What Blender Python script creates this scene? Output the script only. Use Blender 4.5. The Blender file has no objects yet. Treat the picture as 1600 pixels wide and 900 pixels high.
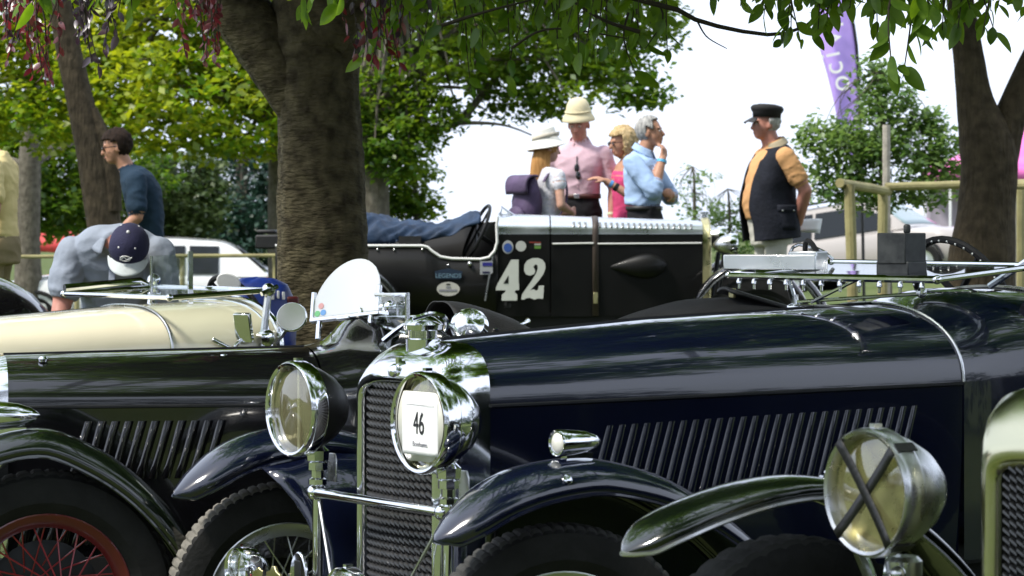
import bpy, bmesh, math, random
import numpy as np
from mathutils import Vector, Matrix, Euler, kdtree, noise

# ------------------------------------------------------------------ camera, sky, sun, exposure
SC = bpy.context.scene
COL = SC.collection
F, EYE, HOR = 4160.0, 1.54, 360.0          # focal length in photo pixels, eye height, horizon row
cam_d = bpy.data.cameras.new('camera')
cam = bpy.data.objects.new('camera', cam_d)
COL.objects.link(cam)
cam.location = (0, 0, EYE)
cam.rotation_euler = (math.radians(90), 0, 0)
cam_d.sensor_width = 36.0
cam_d.lens = F / 1600 * 36
cam_d.shift_y = -(450 - HOR) / 1600
cam_d.clip_start, cam_d.clip_end = 0.1, 3000
cam_d.dof.use_dof = True
cam_d.dof.focus_distance = 9.0
cam_d.dof.aperture_fstop = 9.0
SC.camera = cam

SUN_EL, SUN_AZ = math.radians(54), math.radians(-118)   # azimuth from +Y towards +X
world = bpy.data.worlds.new('World')
SC.world = world
world.use_nodes = True
wn, wl = world.node_tree.nodes, world.node_tree.links
wn.clear()
w_out = wn.new('ShaderNodeOutputWorld')
w_bg = wn.new('ShaderNodeBackground')
w_sky = wn.new('ShaderNodeTexSky')
w_sky.sky_type = 'NISHITA'
w_sky.sun_disc = False
w_sky.sun_elevation = SUN_EL
w_sky.sun_rotation = SUN_AZ
w_sky.air_density, w_sky.dust_density = 1.0, 3.0
w_tc = wn.new('ShaderNodeTexCoord')
w_ns = wn.new('ShaderNodeTexNoise')
w_ns.inputs['Scale'].default_value = 2.2
w_ns.inputs['Detail'].default_value = 5
w_cr = wn.new('ShaderNodeValToRGB')
w_cr.color_ramp.elements[0].position, w_cr.color_ramp.elements[1].position = 0.30, 0.62
w_cr.color_ramp.elements[0].color = (0.72, 0.72, 0.72, 1)
w_cr.color_ramp.elements[1].color = (0.97, 0.97, 0.97, 1)
w_mx = wn.new('ShaderNodeMix')
w_mx.data_type = 'RGBA'
w_mx.inputs['B'].default_value = (7.9, 8.7, 10.4, 1)   # bright thin cloud
wl.new(w_tc.outputs['Generated'], w_ns.inputs['Vector'])
wl.new(w_ns.outputs['Fac'], w_cr.inputs['Fac'])
wl.new(w_cr.outputs['Color'], w_mx.inputs['Factor'])
wl.new(w_sky.outputs['Color'], w_mx.inputs['A'])
wl.new(w_mx.outputs['Result'], w_bg.inputs['Color'])
w_bg.inputs['Strength'].default_value = 0.10
wl.new(w_bg.outputs['Background'], w_out.inputs['Surface'])

sun_d = bpy.data.lights.new('sun', 'SUN')
sun_d.energy, sun_d.angle, sun_d.color = 3.1, math.radians(10.0), (1.0, 0.95, 0.86)
sun = bpy.data.objects.new('sun', sun_d)
COL.objects.link(sun)
sd = Vector((math.sin(SUN_AZ) * math.cos(SUN_EL), math.cos(SUN_AZ) * math.cos(SUN_EL), math.sin(SUN_EL)))
sun.rotation_euler = sd.to_track_quat('Z', 'Y').to_euler()
sun.location = sd * 60

vs = SC.view_settings
vs.view_transform, vs.look, vs.gamma, vs.exposure = 'Standard', 'None', 1.0, 0.75
vs.use_curve_mapping = False
SC.render.engine = 'CYCLES'
SC.cycles.use_denoising = True
SC.cycles.max_bounces = 8
SC.cycles.diffuse_bounces = 3
SC.cycles.glossy_bounces = 4
SC.cycles.transmission_bounces = 6
SC.cycles.transparent_max_bounces = 12
SC.cycles.caustics_reflective = SC.cycles.caustics_refractive = False

# ------------------------------------------------------------------ helpers
RND = random.Random(7)
V = Vector
def W(px, py, Y):
    return V(((px - 800) / F * Y, Y, EYE + (HOR - py) / F * Y))

class MB:
    """collects shapes into one mesh"""
    def __init__(s): s.v, s.f, s.m, s.cur = [], [], [], 0
    def add(s, vs, fs):
        o = len(s.v)
        s.v += [tuple(p) for p in vs]
        s.f += [tuple(i + o for i in f) for f in fs]
        s.m += [s.cur] * len(fs)
        return s
    def box(s, c, d, R=None):
        c = V(c); hx, hy, hz = d[0] / 2, d[1] / 2, d[2] / 2
        p = [V((x, y, z)) for x in (-hx, hx) for y in (-hy, hy) for z in (-hz, hz)]
        if R is not None: p = [R @ q for q in p]
        return s.add([c + q for q in p], [(0, 1, 3, 2), (4, 6, 7, 5), (0, 4, 5, 1), (2, 3, 7, 6), (0, 2, 6, 4), (1, 5, 7, 3)])
    def loft(s, rings, closed=True, cap=(True, True)):
        n = len(rings[0]); vs = [p for r in rings for p in r]; fs = []
        for i in range(len(rings) - 1):
            for j in range(n if closed else n - 1):
                k = (j + 1) % n
                fs.append((i * n + j, i * n + k, (i + 1) * n + k, (i + 1) * n + j))
        if closed and cap[0]: fs.append(tuple(range(n))[::-1])
        if closed and cap[1]: fs.append(tuple((len(rings) - 1) * n + j for j in range(n)))
        return s.add(vs, fs)
    def tube(s, path, r, n=8, closed=False, cap=True, flat=1.0, up=None):
        P = [V(p) for p in path]; m = len(P)
        rs = r if isinstance(r, (list, tuple)) else [r] * m
        T = []
        for i in range(m):
            a = P[i - 1] if (i or closed) else P[0]
            b = P[(i + 1) % m] if (i < m - 1 or closed) else P[-1]
            d = b - a
            T.append(d.normalized() if d.length > 1e-9 else V((0, 0, 1)))
        ref = V(up) if up else (V((0, 0, 1)) if abs(T[0].z) < .9 else V((1, 0, 0)))
        N = (ref - T[0] * ref.dot(T[0])).normalized(); rings = []
        for i in range(m):
            N = N - T[i] * N.dot(T[i])
            N = N.normalized() if N.length > 1e-6 else T[i].orthogonal().normalized()
            B = T[i].cross(N)
            rings.append([P[i] + rs[i] * (math.cos(2 * math.pi * k / n) * N * flat + math.sin(2 * math.pi * k / n) * B) for k in range(n)])
        if closed: rings.append(rings[0])
        return s.loft(rings, True, (cap and not closed, cap and not closed))
    def lathe(s, prof, o=(0, 0, 0), ax=(0, 0, 1), n=24, cap=True):
        """prof: (radius, distance along the axis)"""
        a = V(ax).normalized(); u = a.orthogonal().normalized(); w = a.cross(u); o = V(o)
        rings = [[o + a * h + max(r, 1e-4) * (math.cos(2 * math.pi * k / n) * u + math.sin(2 * math.pi * k / n) * w) for k in range(n)] for r, h in prof]
        return s.loft(rings, True, (cap, cap))
    def ball(s, c, r, n=12, m=8, R=None):
        r = (r, r, r) if not isinstance(r, (tuple, list)) else r
        rings = []
        for i in range(m + 1):
            t = math.pi * (i / m) * .98 + math.pi * .01
            ring = []
            for k in range(n):
                q = V((r[0] * math.sin(t) * math.cos(2 * math.pi * k / n), r[1] * math.sin(t) * math.sin(2 * math.pi * k / n), -r[2] * math.cos(t)))
                ring.append(V(c) + (R @ q if R else q))
            rings.append(ring)
        return s.loft(rings)
    def prism(s, pts, a, b):
        """pts: 3D outline; extruded from a to b (vectors)"""
        a, b = V(a), V(b); n = len(pts)
        vs = [V(p) + a for p in pts] + [V(p) + b for p in pts]
        fs = [tuple(range(n))[::-1], tuple(range(n, 2 * n))] + [(i, (i + 1) % n, n + (i + 1) % n, n + i) for i in range(n)]
        return s.add(vs, fs)
    def grid(s, fn, nu, nv):
        vs = [fn(i / (nu - 1), j / (nv - 1)) for i in range(nu) for j in range(nv)]
        return s.add(vs, [(i * nv + j, i * nv + j + 1, (i + 1) * nv + j + 1, (i + 1) * nv + j) for i in range(nu - 1) for j in range(nv - 1)])
    def cone(s, a, ra, b, rb, n=10, k=4):
        """capsule between two spheres"""
        a, b = V(a), V(b); d = b - a; L = d.length; d = d / L if L > 1e-6 else V((0, 0, 1))
        prof = [(ra * math.sin(i / k * math.pi / 2), -ra * math.cos(i / k * math.pi / 2)) for i in range(k + 1)]
        m = max(2, int(L / .03))
        prof += [(ra + (rb - ra) * i / m, L * i / m) for i in range(1, m)]
        prof += [(rb * math.cos(i / k * math.pi / 2), L + rb * math.sin(i / k * math.pi / 2)) for i in range(k + 1)]
        return s.lathe(prof, a, d, n)
    def mesh(s, name):
        me = bpy.data.meshes.new(name); me.from_pydata(s.v, [], s.f)
        if any(s.m): me.polygons.foreach_set('material_index', s.m)
        me.update()
        return me

def props(o, label=None, cat=None, group=None, kind=None):
    for k, v in (('label', label), ('category', cat), ('group', group), ('kind', kind)):
        if v: o[k] = v
    return o
def link(name, data, parent=None, loc=(0, 0, 0), rot=(0, 0, 0), **kw):
    o = bpy.data.objects.new(name, data); COL.objects.link(o)
    o.parent = parent; o.location = loc; o.rotation_euler = rot
    return props(o, **kw)
def thing(name, loc=(0, 0, 0), rz=0, rot=None, **kw):
    return link(name, None, None, loc, rot or (0, 0, rz), **kw)
def build(name, mb, mat, parent=None, loc=(0, 0, 0), rot=(0, 0, 0), smooth=35, bevel=0, solid=0, sub=0, fix=True, **kw):
    me = mb.mesh(name)
    mats = mat if isinstance(mat, (list, tuple)) else [mat]
    for m in mats: me.materials.append(m)
    if fix:
        bm = bmesh.new(); bm.from_mesh(me)
        bmesh.ops.recalc_face_normals(bm, faces=bm.faces)
        bm.to_mesh(me); bm.free()
    if smooth:
        me.shade_smooth()
        me.set_sharp_from_angle(angle=math.radians(smooth))
    o = link(name, me, parent, loc, rot, **kw)
    if solid:
        md = o.modifiers.new('solid', 'SOLIDIFY'); md.thickness = solid; md.offset = 0
    if bevel:
        md = o.modifiers.new('bevel', 'BEVEL'); md.width = bevel; md.segments = 2; md.limit_method = 'ANGLE'; md.harden_normals = False
    if sub:
        md = o.modifiers.new('sub', 'SUBSURF'); md.levels = md.render_levels = sub
    return o
def again(src, parent=None, loc=None, rot=None, **kw):
    o = src.copy(); COL.objects.link(o)
    if parent is not None: o.parent = parent
    if loc is not None: o.location = loc
    if rot is not None: o.rotation_euler = rot
    return props(o, **kw)
def lettering(name, s, size, mat, parent, loc, rot, depth=.0008, align='CENTER', sx=1, **kw):
    cu = bpy.data.curves.new(name, 'FONT'); cu.body = s; cu.size = size; cu.extrude = depth
    cu.align_x, cu.align_y = align, 'CENTER'
    o = bpy.data.objects.new(name + '_curve', cu); COL.objects.link(o)
    bpy.context.view_layer.update()
    me = bpy.data.meshes.new_from_object(o.evaluated_get(bpy.context.evaluated_depsgraph_get()))
    bpy.data.objects.remove(o); bpy.data.curves.remove(cu)
    me.name = name; me.materials.clear(); me.materials.append(mat)
    q = link(name, me, parent, loc, rot, **kw); q.scale = (sx, 1, 1)
    return q
def lerp(tab, x):
    """piecewise smooth table lookup"""
    if x <= tab[0][0]: return tab[0][1]
    for (a, p), (b, q) in zip(tab, tab[1:]):
        if x <= b:
            t = (x - a) / (b - a)
            return p + (q - p) * t
    return tab[-1][1]
def spline(pts, n):
    """Catmull-Rom through tuples of any length"""
    P = [tuple(p) for p in pts]; P = [P[0]] + P + [P[-1]]; out = []
    seg = len(P) - 3
    for i in range(n):
        u = i / (n - 1) * seg; k = min(int(u), seg - 1); t = u - k
        a, b, c, d = P[k:k + 4]
        out.append(tuple(.5 * (2 * q + (r - p) * t + (2 * p - 5 * q + 4 * r - s_) * t * t + (3 * q - p - 3 * r + s_) * t ** 3) for p, q, r, s_ in zip(a, b, c, d)))
    return out

# ------------------------------------------------------------------ materials
def mat(name, col, rough=.5, metal=0, coat=0, var=0, vs=8, bump=0, bs=60, col2=None, spec=.5, rvar=0, coatr=.03):
    m = bpy.data.materials.new(name); m.use_nodes = True
    nt = m.node_tree; b = nt.nodes['Principled BSDF']
    b.inputs['Base Color'].default_value = (*col, 1)
    b.inputs['Roughness'].default_value = rough
    b.inputs['Metallic'].default_value = metal
    b.inputs['Coat Weight'].default_value = coat
    b.inputs['Coat Roughness'].default_value = coatr
    b.inputs['Specular IOR Level'].default_value = spec
    if var or col2 or bump or rvar:
        tc = nt.nodes.new('ShaderNodeTexCoord')
        ns = nt.nodes.new('ShaderNodeTexNoise'); ns.inputs['Scale'].default_value = vs; ns.inputs['Detail'].default_value = 6
        nt.links.new(tc.outputs['Object'], ns.inputs['Vector'])
        if var or col2:
            cr = nt.nodes.new('ShaderNodeValToRGB')
            cr.color_ramp.elements[0].position, cr.color_ramp.elements[1].position = .32, .68
            c2 = col2 or tuple(min(1, c * (1 + var)) for c in col)
            c1 = col if col2 else tuple(c * (1 - var) for c in col)
            cr.color_ramp.elements[0].color = (*c1, 1); cr.color_ramp.elements[1].color = (*c2, 1)
            nt.links.new(ns.outputs['Fac'], cr.inputs['Fac']); nt.links.new(cr.outputs['Color'], b.inputs['Base Color'])
        if rvar:
            mr = nt.nodes.new('ShaderNodeMapRange')
            mr.inputs['From Min'].default_value, mr.inputs['From Max'].default_value = .35, .7
            mr.inputs['To Min'].default_value, mr.inputs['To Max'].default_value = rough, rough + rvar
            nt.links.new(ns.outputs['Fac'], mr.inputs['Value']); nt.links.new(mr.outputs['Result'], b.inputs['Roughness'])
        if bump:
            n2 = nt.nodes.new('ShaderNodeTexNoise'); n2.inputs['Scale'].default_value = bs; n2.inputs['Detail'].default_value = 4
            nt.links.new(tc.outputs['Object'], n2.inputs['Vector'])
            bp = nt.nodes.new('ShaderNodeBump'); bp.inputs['Strength'].default_value = min(1, bump); bp.inputs['Distance'].default_value = .01
            nt.links.new(n2.outputs['Fac'], bp.inputs['Height']); nt.links.new(bp.outputs['Normal'], b.inputs['Normal'])
    return m
def glassmat(name, tint=(1, 1, 1), refl=.12, rough=.02, opaque=0.0, haze=(1, 1, 1)):
    m = bpy.data.materials.new(name); m.use_nodes = True
    nt = m.node_tree; nt.nodes.clear(); N = nt.nodes.new
    out, tr, gl, fr, mx = N('ShaderNodeOutputMaterial'), N('ShaderNodeBsdfTransparent'), N('ShaderNodeBsdfGlossy'), N('ShaderNodeLayerWeight'), N('ShaderNodeMixShader')
    tr.inputs['Color'].default_value = (*tint, 1); gl.inputs['Roughness'].default_value = rough
    fr.inputs['Blend'].default_value = .5
    pw = N('ShaderNodeMath'); pw.operation = 'POWER'; pw.inputs[1].default_value = 4.0; nt.links.new(fr.outputs['Facing'], pw.inputs[0])
    ma = N('ShaderNodeMath'); ma.operation = 'MULTIPLY_ADD'; ma.use_clamp = True; ma.inputs[1].default_value = .85; ma.inputs[2].default_value = refl + .04
    nt.links.new(pw.outputs[0], ma.inputs[0]); nt.links.new(ma.outputs[0], mx.inputs['Fac'])
    base = tr
    if opaque:
        df, m2 = N('ShaderNodeBsdfDiffuse'), N('ShaderNodeMixShader')
        df.inputs['Color'].default_value = (*haze, 1); m2.inputs['Fac'].default_value = opaque
        nt.links.new(tr.outputs[0], m2.inputs[1]); nt.links.new(df.outputs[0], m2.inputs[2]); base = m2
    nt.links.new(base.outputs[0], mx.inputs[1]); nt.links.new(gl.outputs[0], mx.inputs[2]); nt.links.new(mx.outputs[0], out.inputs['Surface'])
    return m
def leafmat(name, c1, c2, trans=.45, scale=1.2, gloss=.08, tcol=None):
    m = bpy.data.materials.new(name); m.use_nodes = True
    nt = m.node_tree; nt.nodes.clear(); N = nt.nodes.new; L = nt.links.new
    out, df, tl, gl = N('ShaderNodeOutputMaterial'), N('ShaderNodeBsdfDiffuse'), N('ShaderNodeBsdfTranslucent'), N('ShaderNodeBsdfGlossy')
    tc, ns, cr = N('ShaderNodeTexCoord'), N('ShaderNodeTexNoise'), N('ShaderNodeValToRGB')
    geo = N('ShaderNodeNewGeometry')
    ns.inputs['Scale'].default_value = scale; ns.inputs['Detail'].default_value = 3
    L(tc.outputs['Object'], ns.inputs['Vector'])
    ad = N('ShaderNodeMath'); ad.operation = 'MULTIPLY_ADD'; ad.inputs[1].default_value = .45; ad.inputs[2].default_value = -.22
    L(geo.outputs['Random Per Island'], ad.inputs[0])
    a2 = N('ShaderNodeMath'); a2.operation = 'ADD'; L(ns.outputs['Fac'], a2.inputs[0]); L(ad.outputs[0], a2.inputs[1])
    L(a2.outputs[0], cr.inputs['Fac'])
    cr.color_ramp.elements[0].position, cr.color_ramp.elements[1].position = .25, .75
    cr.color_ramp.elements[0].color = (*c1, 1); cr.color_ramp.elements[1].color = (*c2, 1)
    L(cr.outputs['Color'], df.inputs['Color'])
    if tcol:
        mu = N('ShaderNodeMix'); mu.data_type = 'RGBA'; mu.blend_type = 'MULTIPLY'; mu.inputs['Factor'].default_value = 1
        mu.inputs['B'].default_value = (*tcol, 1); L(cr.outputs['Color'], mu.inputs['A']); L(mu.outputs['Result'], tl.inputs['Color'])
    else: L(cr.outputs['Color'], tl.inputs['Color'])
    gl.inputs['Roughness'].default_value = .35
    m1, m2 = N('ShaderNodeMixShader'), N('ShaderNodeMixShader')
    m1.inputs['Fac'].default_value = trans; m2.inputs['Fac'].default_value = gloss
    L(df.outputs[0], m1.inputs[1]); L(tl.outputs[0], m1.inputs[2]); L(m1.outputs[0], m2.inputs[1]); L(gl.outputs[0], m2.inputs[2]); L(m2.outputs[0], out.inputs['Surface'])
    return m
def barkmat(name, c1, c2, rings=0.0):
    m = mat(name, c1, .9, col2=c2, vs=13, bump=1, bs=34, spec=.2)
    nt = m.node_tree; b = nt.nodes['Principled BSDF']
    tc = [n for n in nt.nodes if n.type == 'TEX_COORD'][0]; bp = [n for n in nt.nodes if n.type == 'BUMP'][0]
    mp = nt.nodes.new('ShaderNodeMapping'); mp.inputs['Scale'].default_value = (1.0, 1.0, .25) if not rings else (.55, .55, 1.7)
    nt.links.new(tc.outputs['Object'], mp.inputs['Vector'])
    n2 = bp.inputs['Height'].links[0].from_node
    nt.links.new(mp.outputs['Vector'], n2.inputs['Vector'])
    bp.inputs['Distance'].default_value = .03
    return m

M = {}
M['blue_paint'] = mat('dark_blue_paint', (.0034, .0052, .0175), .12, coat=1, spec=.5, rvar=.06, vs=3, bump=.012, bs=9)
M['black_paint'] = mat('black_paint', (.004, .004, .005), .12, coat=1, rvar=.06, vs=3, bump=.012, bs=9)
M['green_black'] = mat('green_black_paint', (.004, .007, .004), .14, coat=1, rvar=.08, vs=3, bump=.015, bs=9)
M['cream_paint'] = mat('cream_paint', (.86, .79, .58), .22, coat=1, var=.03, vs=4, bump=.01, bs=9)
M['chrome'] = mat('chrome', (.82, .83, .85), .05, 1, rvar=.08, vs=12)
M['dull_chrome'] = mat('dull_nickel', (.55, .56, .56), .22, 1, rvar=.18, vs=16)
M['brass'] = mat('old_brass', (.62, .56, .30), .25, 1, rvar=.2, vs=14)
M['alu'] = mat('polished_aluminium', (.78, .80, .82), .24, 1, rvar=.14, vs=5)
M['tyre'] = mat('tyre_rubber', (.012, .012, .012), .75, var=.3, vs=14, bump=.25, bs=70, spec=.25)
M['tread'] = mat('lit_dusty_tread', (.16, .15, .13), .9, var=.25, vs=20, bump=.3, bs=60)  # dusty tread with the light falling on one wheel put into its pale tone
M['tread_dark'] = mat('worn_tread', (.03, .03, .028), .85, var=.3, vs=20, bump=.3, bs=60)
M['red_paint'] = mat('red_wheel_paint', (.11, .004, .008), .35, coat=.5, var=.15, vs=10)
M['red_spoke'] = mat('red_spoke_paint', (.26, .012, .022), .35, coat=.5)
M['black_matte'] = mat('black_matte', (.006, .006, .007), .7)
M['dark_metal'] = mat('dark_metal', (.03, .031, .033), .35, .8, rvar=.2, vs=10)
M['grille'] = mat('grille_metal', (.16, .16, .165), .30, .9, rvar=.15, vs=25)
M['leather'] = mat('black_leather', (.010, .010, .011), .5, bump=.3, bs=120, rvar=.2, vs=8)
M['hood_cloth'] = mat('black_hood_cloth', (.012, .012, .013), .85, bump=.5, bs=240, var=.25)
M['white_lens'] = mat('white_glass', (.75, .74, .68), .12, coat=1)
M['paper'] = mat('white_paper', (.84, .85, .86), .8, var=.04, vs=9, bump=.25, bs=14)
M['sleeve'] = mat('plastic_sleeve', (.74, .74, .66), .3, var=.06, vs=7)
M['ink'] = mat('black_ink', (.01, .01, .012), .6)
M['grey_ink'] = mat('grey_ink', (.22, .22, .25), .6)
M['white_paint'] = mat('white_paint', (.78, .78, .76), .4, var=.03)
M['number_white'] = mat('number_white', (.50, .52, .48), .5, var=.05)
M['tape'] = mat('black_tape', (.012, .012, .012), .45, bump=.2, bs=90)
M['glass'] = glassmat('clear_glass', (.93, .96, .94), .06)
M['lens'] = glassmat('lens_glass', (.95, .93, .72), .14, .05, .13, (.78, .72, .38))
M['lens_clear'] = glassmat('driving_lamp_glass', (.95, .97, .95), .12, .04)
M['lens_yellow'] = glassmat('amber_lens_glass', (.92, .87, .58), .14, .05, .16, (.76, .68, .30))
M['aero_glass'] = glassmat('aero_screen_glass', (.95, .97, .97), .20, .08, .62, (.80, .84, .83))  # sky reflected in the screen is put in as an even pale haze
M['mirror'] = mat('mirror', (.93, .94, .95), .02, 1)
M['reflector'] = mat('silvered_reflector', (.90, .89, .78), .09, 1)
M['car_glass'] = mat('tinted_car_glass', (.012, .015, .018), .08, spec=.3)
M['windscreen'] = glassmat('windscreen_glass', (.75, .83, .82), .25)
M['wood'] = mat('mossy_timber', (.33, .30, .14), .85, col2=(.22, .19, .09), vs=5, bump=.5, bs=30)
M['grey_wood'] = mat('weathered_stake', (.34, .31, .27), .9, var=.25, vs=9, bump=.5, bs=35)
M['bark'] = barkmat('dark_bark', (.034, .027, .015), (.125, .106, .060), 1)
M['bark2'] = barkmat('grey_bark', (.085, .075, .058), (.16, .145, .115))
M['bark3'] = barkmat('brown_bark', (.035, .027, .017), (.078, .060, .038))
M['twig'] = mat('twig_bark', (.05, .04, .025), .9)
M['leaf_near'] = leafmat('cherry_leaf', (.050, .125, .014), (.16, .27, .030), .5, 1.5, .03, (1.9, 1.8, .5))
M['leaf_red'] = leafmat('red_leaf', (.10, .012, .022), (.22, .022, .035), .45, 3, .10, (1.6, 1, 1))
M['leaf_plum'] = leafmat('plum_leaf', (.035, .018, .035), (.08, .035, .06), .35, 3, .12)
M['leaf_maple'] = leafmat('maple_leaf', (.090, .19, .014), (.36, .41, .035), .5, .9, .03, (1.6, 1.5, .5))
M['leaf_mid'] = leafmat('mid_green_leaf', (.055, .135, .016), (.20, .29, .032), .48, .8, .04, (1.5, 1.45, .55))
M['leaf_dark'] = leafmat('dark_evergreen_leaf', (.010, .036, .020), (.026, .066, .040), .2, .8, .05)
M['leaf_olive'] = leafmat('olive_leaf', (.045, .085, .020), (.11, .15, .045), .35, .8, .05)
M['leaf_bush'] = leafmat('bush_leaf', (.08, .17, .045), (.21, .31, .10), .45, 2, .05, (1.3, 1.3, .8))
# ------------------------------------------------------------------ ground
def sstep(t): t = min(1, max(0, t)); return t * t * (3 - 2 * t)
GT = [(-500, 0), (9, 0), (11, .03), (13.5, .18), (16, .27), (19, .38), (20.2, .52), (21.2, .68), (24, .74), (1500, .74)]
def gz(X, Y):
    z = lerp(GT, Y)
    k = sstep((-.05 - X / max(Y, 1)) / .03) * sstep((Y - 23) / 9)
    k2 = sstep((X / max(Y, 1) - .07) / .03) * sstep((Y - 28) / 12)
    sx_, sy_ = X - 7.425, Y - 54; ws_ = math.exp(-(math.hypot(sx_, sy_) / 3.6) ** 4)   # the bank the silver car stands on
    z = z * (1 - k) * (1 - .55 * k2); z = z * (1 - ws_) + (.36 + .1405 * (sx_ * .8387 - sy_ * .5446)) * ws_
    return z + .17 * sstep((-1.6 - X) / 1.0) * math.exp(-((Y - 18.5) / 2.3) ** 2)
def ground():
    ys = sorted(set([-900, -300, -100, -40, -20, -10, -5, 0, 2, 4, 6, 8] + [9 + .5 * i for i in range(62)] + [42, 46] + list(range(49, 60)) + [62, 70, 80, 120, 200, 400, 800, 1600]))
    xs = sorted(set([s * x for s in (-1, 1) for x in [0, .5, 1, 1.5, 2, 2.5, 3, 3.5, 4, 5, 6, 7, 8, 9, 10, 12, 15, 20, 30, 50, 90, 200, 500, 1200]]))
    b = MB()
    b.add([(x, y, gz(x, y) + .015 * noise.noise(V((x, y, 0)))) for y in ys for x in xs],
          [(j * len(xs) + i, j * len(xs) + i + 1, (j + 1) * len(xs) + i + 1, (j + 1) * len(xs) + i) for j in range(len(ys) - 1) for i in range(len(xs) - 1)])
    g = mat('meadow_grass', (.055, .085, .024), .95, col2=(.11, .13, .05), vs=1.6, bump=1, bs=55, spec=.1)
    build('ground', b, g, smooth=80, fix=False, kind='structure', label='mown grass field rising gently behind the cars')
ground()

# ------------------------------------------------------------------ trees
def trunk_mesh(b, path, n=22, step=.10, amp=.06, seed=0, ringy=0):
    """path: (x,y,z,r) tuples"""
    L = sum((V(p[:3]) - V(q[:3])).length for p, q in zip(path, path[1:]))
    P = spline(path, max(4, int(L / step)))
    pts = [V(p[:3]) for p in P]; rings = []
    N = V((1, 0, 0))
    for i, p in enumerate(P):
        T = (pts[min(i + 1, len(P) - 1)] - pts[max(i - 1, 0)]).normalized()
        N = (N - T * N.dot(T)).normalized(); B = T.cross(N); ring = []
        for k in range(n):
            a = 2 * math.pi * k / n; d = math.cos(a) * N + math.sin(a) * B
            q = pts[i] + d * p[3]
            f = 1 + amp * noise.noise(V((d.x * 2.2, d.y * 2.2, q.z * .9 + seed))) * 1.6 + amp * .5 * noise.noise(V((d.x * 6, d.y * 6, q.z * 5 + seed)))
            f += amp * .35 * noise.noise(V((d.x * 15, d.y * 15, q.z * 11 + seed)))
            f += ringy * .012 * math.sin(q.z * 58 + 3 * noise.noise(V((d.x, d.y, q.z * 2 + seed))))
            ring.append(pts[i] + d * p[3] * f)
        rings.append(ring)
    b.loft(rings)
def WP(lst, Y):
    """photo column, row, radius at distance Y (row and column read off the photograph)"""
    return [(*W(p[0], p[1], Y + (p[3] if len(p) > 3 else 0)), p[2]) for p in lst]
RN = np.random.default_rng(11)
def leaves(name, centers, per, rc, size, material, parent, flat=.5, droop=0, aspect=.62, tri=False, **kw):
    """many leaf faces scattered round cluster centres (n,3)"""
    c = np.repeat(np.asarray(centers, float), per, 0); n = len(c)
    off = RN.normal(size=(n, 3)); off /= np.linalg.norm(off, axis=1)[:, None]
    off *= (RN.random((n, 1)) ** .5) * rc; off[:, 2] *= flat
    p = c + off
    nr = RN.normal(size=(n, 3)) * .55; nr[:, 2] += 1.0; nr /= np.linalg.norm(nr, axis=1)[:, None]
    d = RN.normal(size=(n, 3)); d[:, 2] -= droop; d -= nr * (d * nr).sum(1)[:, None]; d /= np.linalg.norm(d, axis=1)[:, None]
    s = np.cross(nr, d); L = (size * (.65 + .7 * RN.random((n, 1))))
    w = L * aspect
    vs = np.stack([p, p + d * L * .55 + s * w * .5 + nr * L * .06, p + d * L - nr * L * .12, p + d * L * .5 - s * w * .5 + nr * L * .06], 1).reshape(-1, 3)
    me = bpy.data.meshes.new(name)
    me.vertices.add(4 * n); me.vertices.foreach_set('co', vs.astype(np.float32).ravel())
    me.loops.add(4 * n); me.loops.foreach_set('vertex_index', np.arange(4 * n, dtype=np.int32))
    me.polygons.add(n); me.polygons.foreach_set('loop_start', np.arange(0, 4 * n, 4, dtype=np.int32))
    me.update(calc_edges=True); me.materials.append(material)
    return link(name, me, parent, kind='stuff', **kw)
def clusters(blobs, n, shell=.55):
    """cluster centres in ellipsoids: (centre, (rx,ry,rz), weight)"""
    w = np.array([b[2] if len(b) > 2 else (b[1][0] * b[1][1] * b[1][2]) ** .6 for b in blobs]); w = w / w.sum(); out = []
    for b, k in zip(blobs, w):
        m = max(1, int(n * k)); d = RN.normal(size=(m, 3)); d /= np.linalg.norm(d, axis=1)[:, None]
        r = shell + (1 - shell) * RN.random((m, 1)); r *= (.86 + .28 * RN.random((m, 1)))
        out.append(np.array(b[0])[None] + d * r * np.array(b[1])[None])
    return np.concatenate(out)
def BL(lst):
    """blobs from (column, row, distance, radius across in m, depth radius, height radius[, weight])"""
    return [(tuple(W(q[0], q[1], q[2])), (q[3], q[4], q[5])) + ((q[6],) if len(q) > 6 else ()) for q in lst]
def limbs_to(b, start, r, cents, k, seed):
    rr = random.Random(seed)
    for c in rr.sample(list(map(tuple, cents)), min(k, len(cents))):
        a, e = V(start), V(c); mid = a.lerp(e, .5) + V((rr.uniform(-.2, .2), rr.uniform(-.2, .2), .12 * (e - a).length))
        b.tube(spline([a, mid, e], 9), [r * (1 - .85 * i / 8) for i in range(9)], 6)
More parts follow.
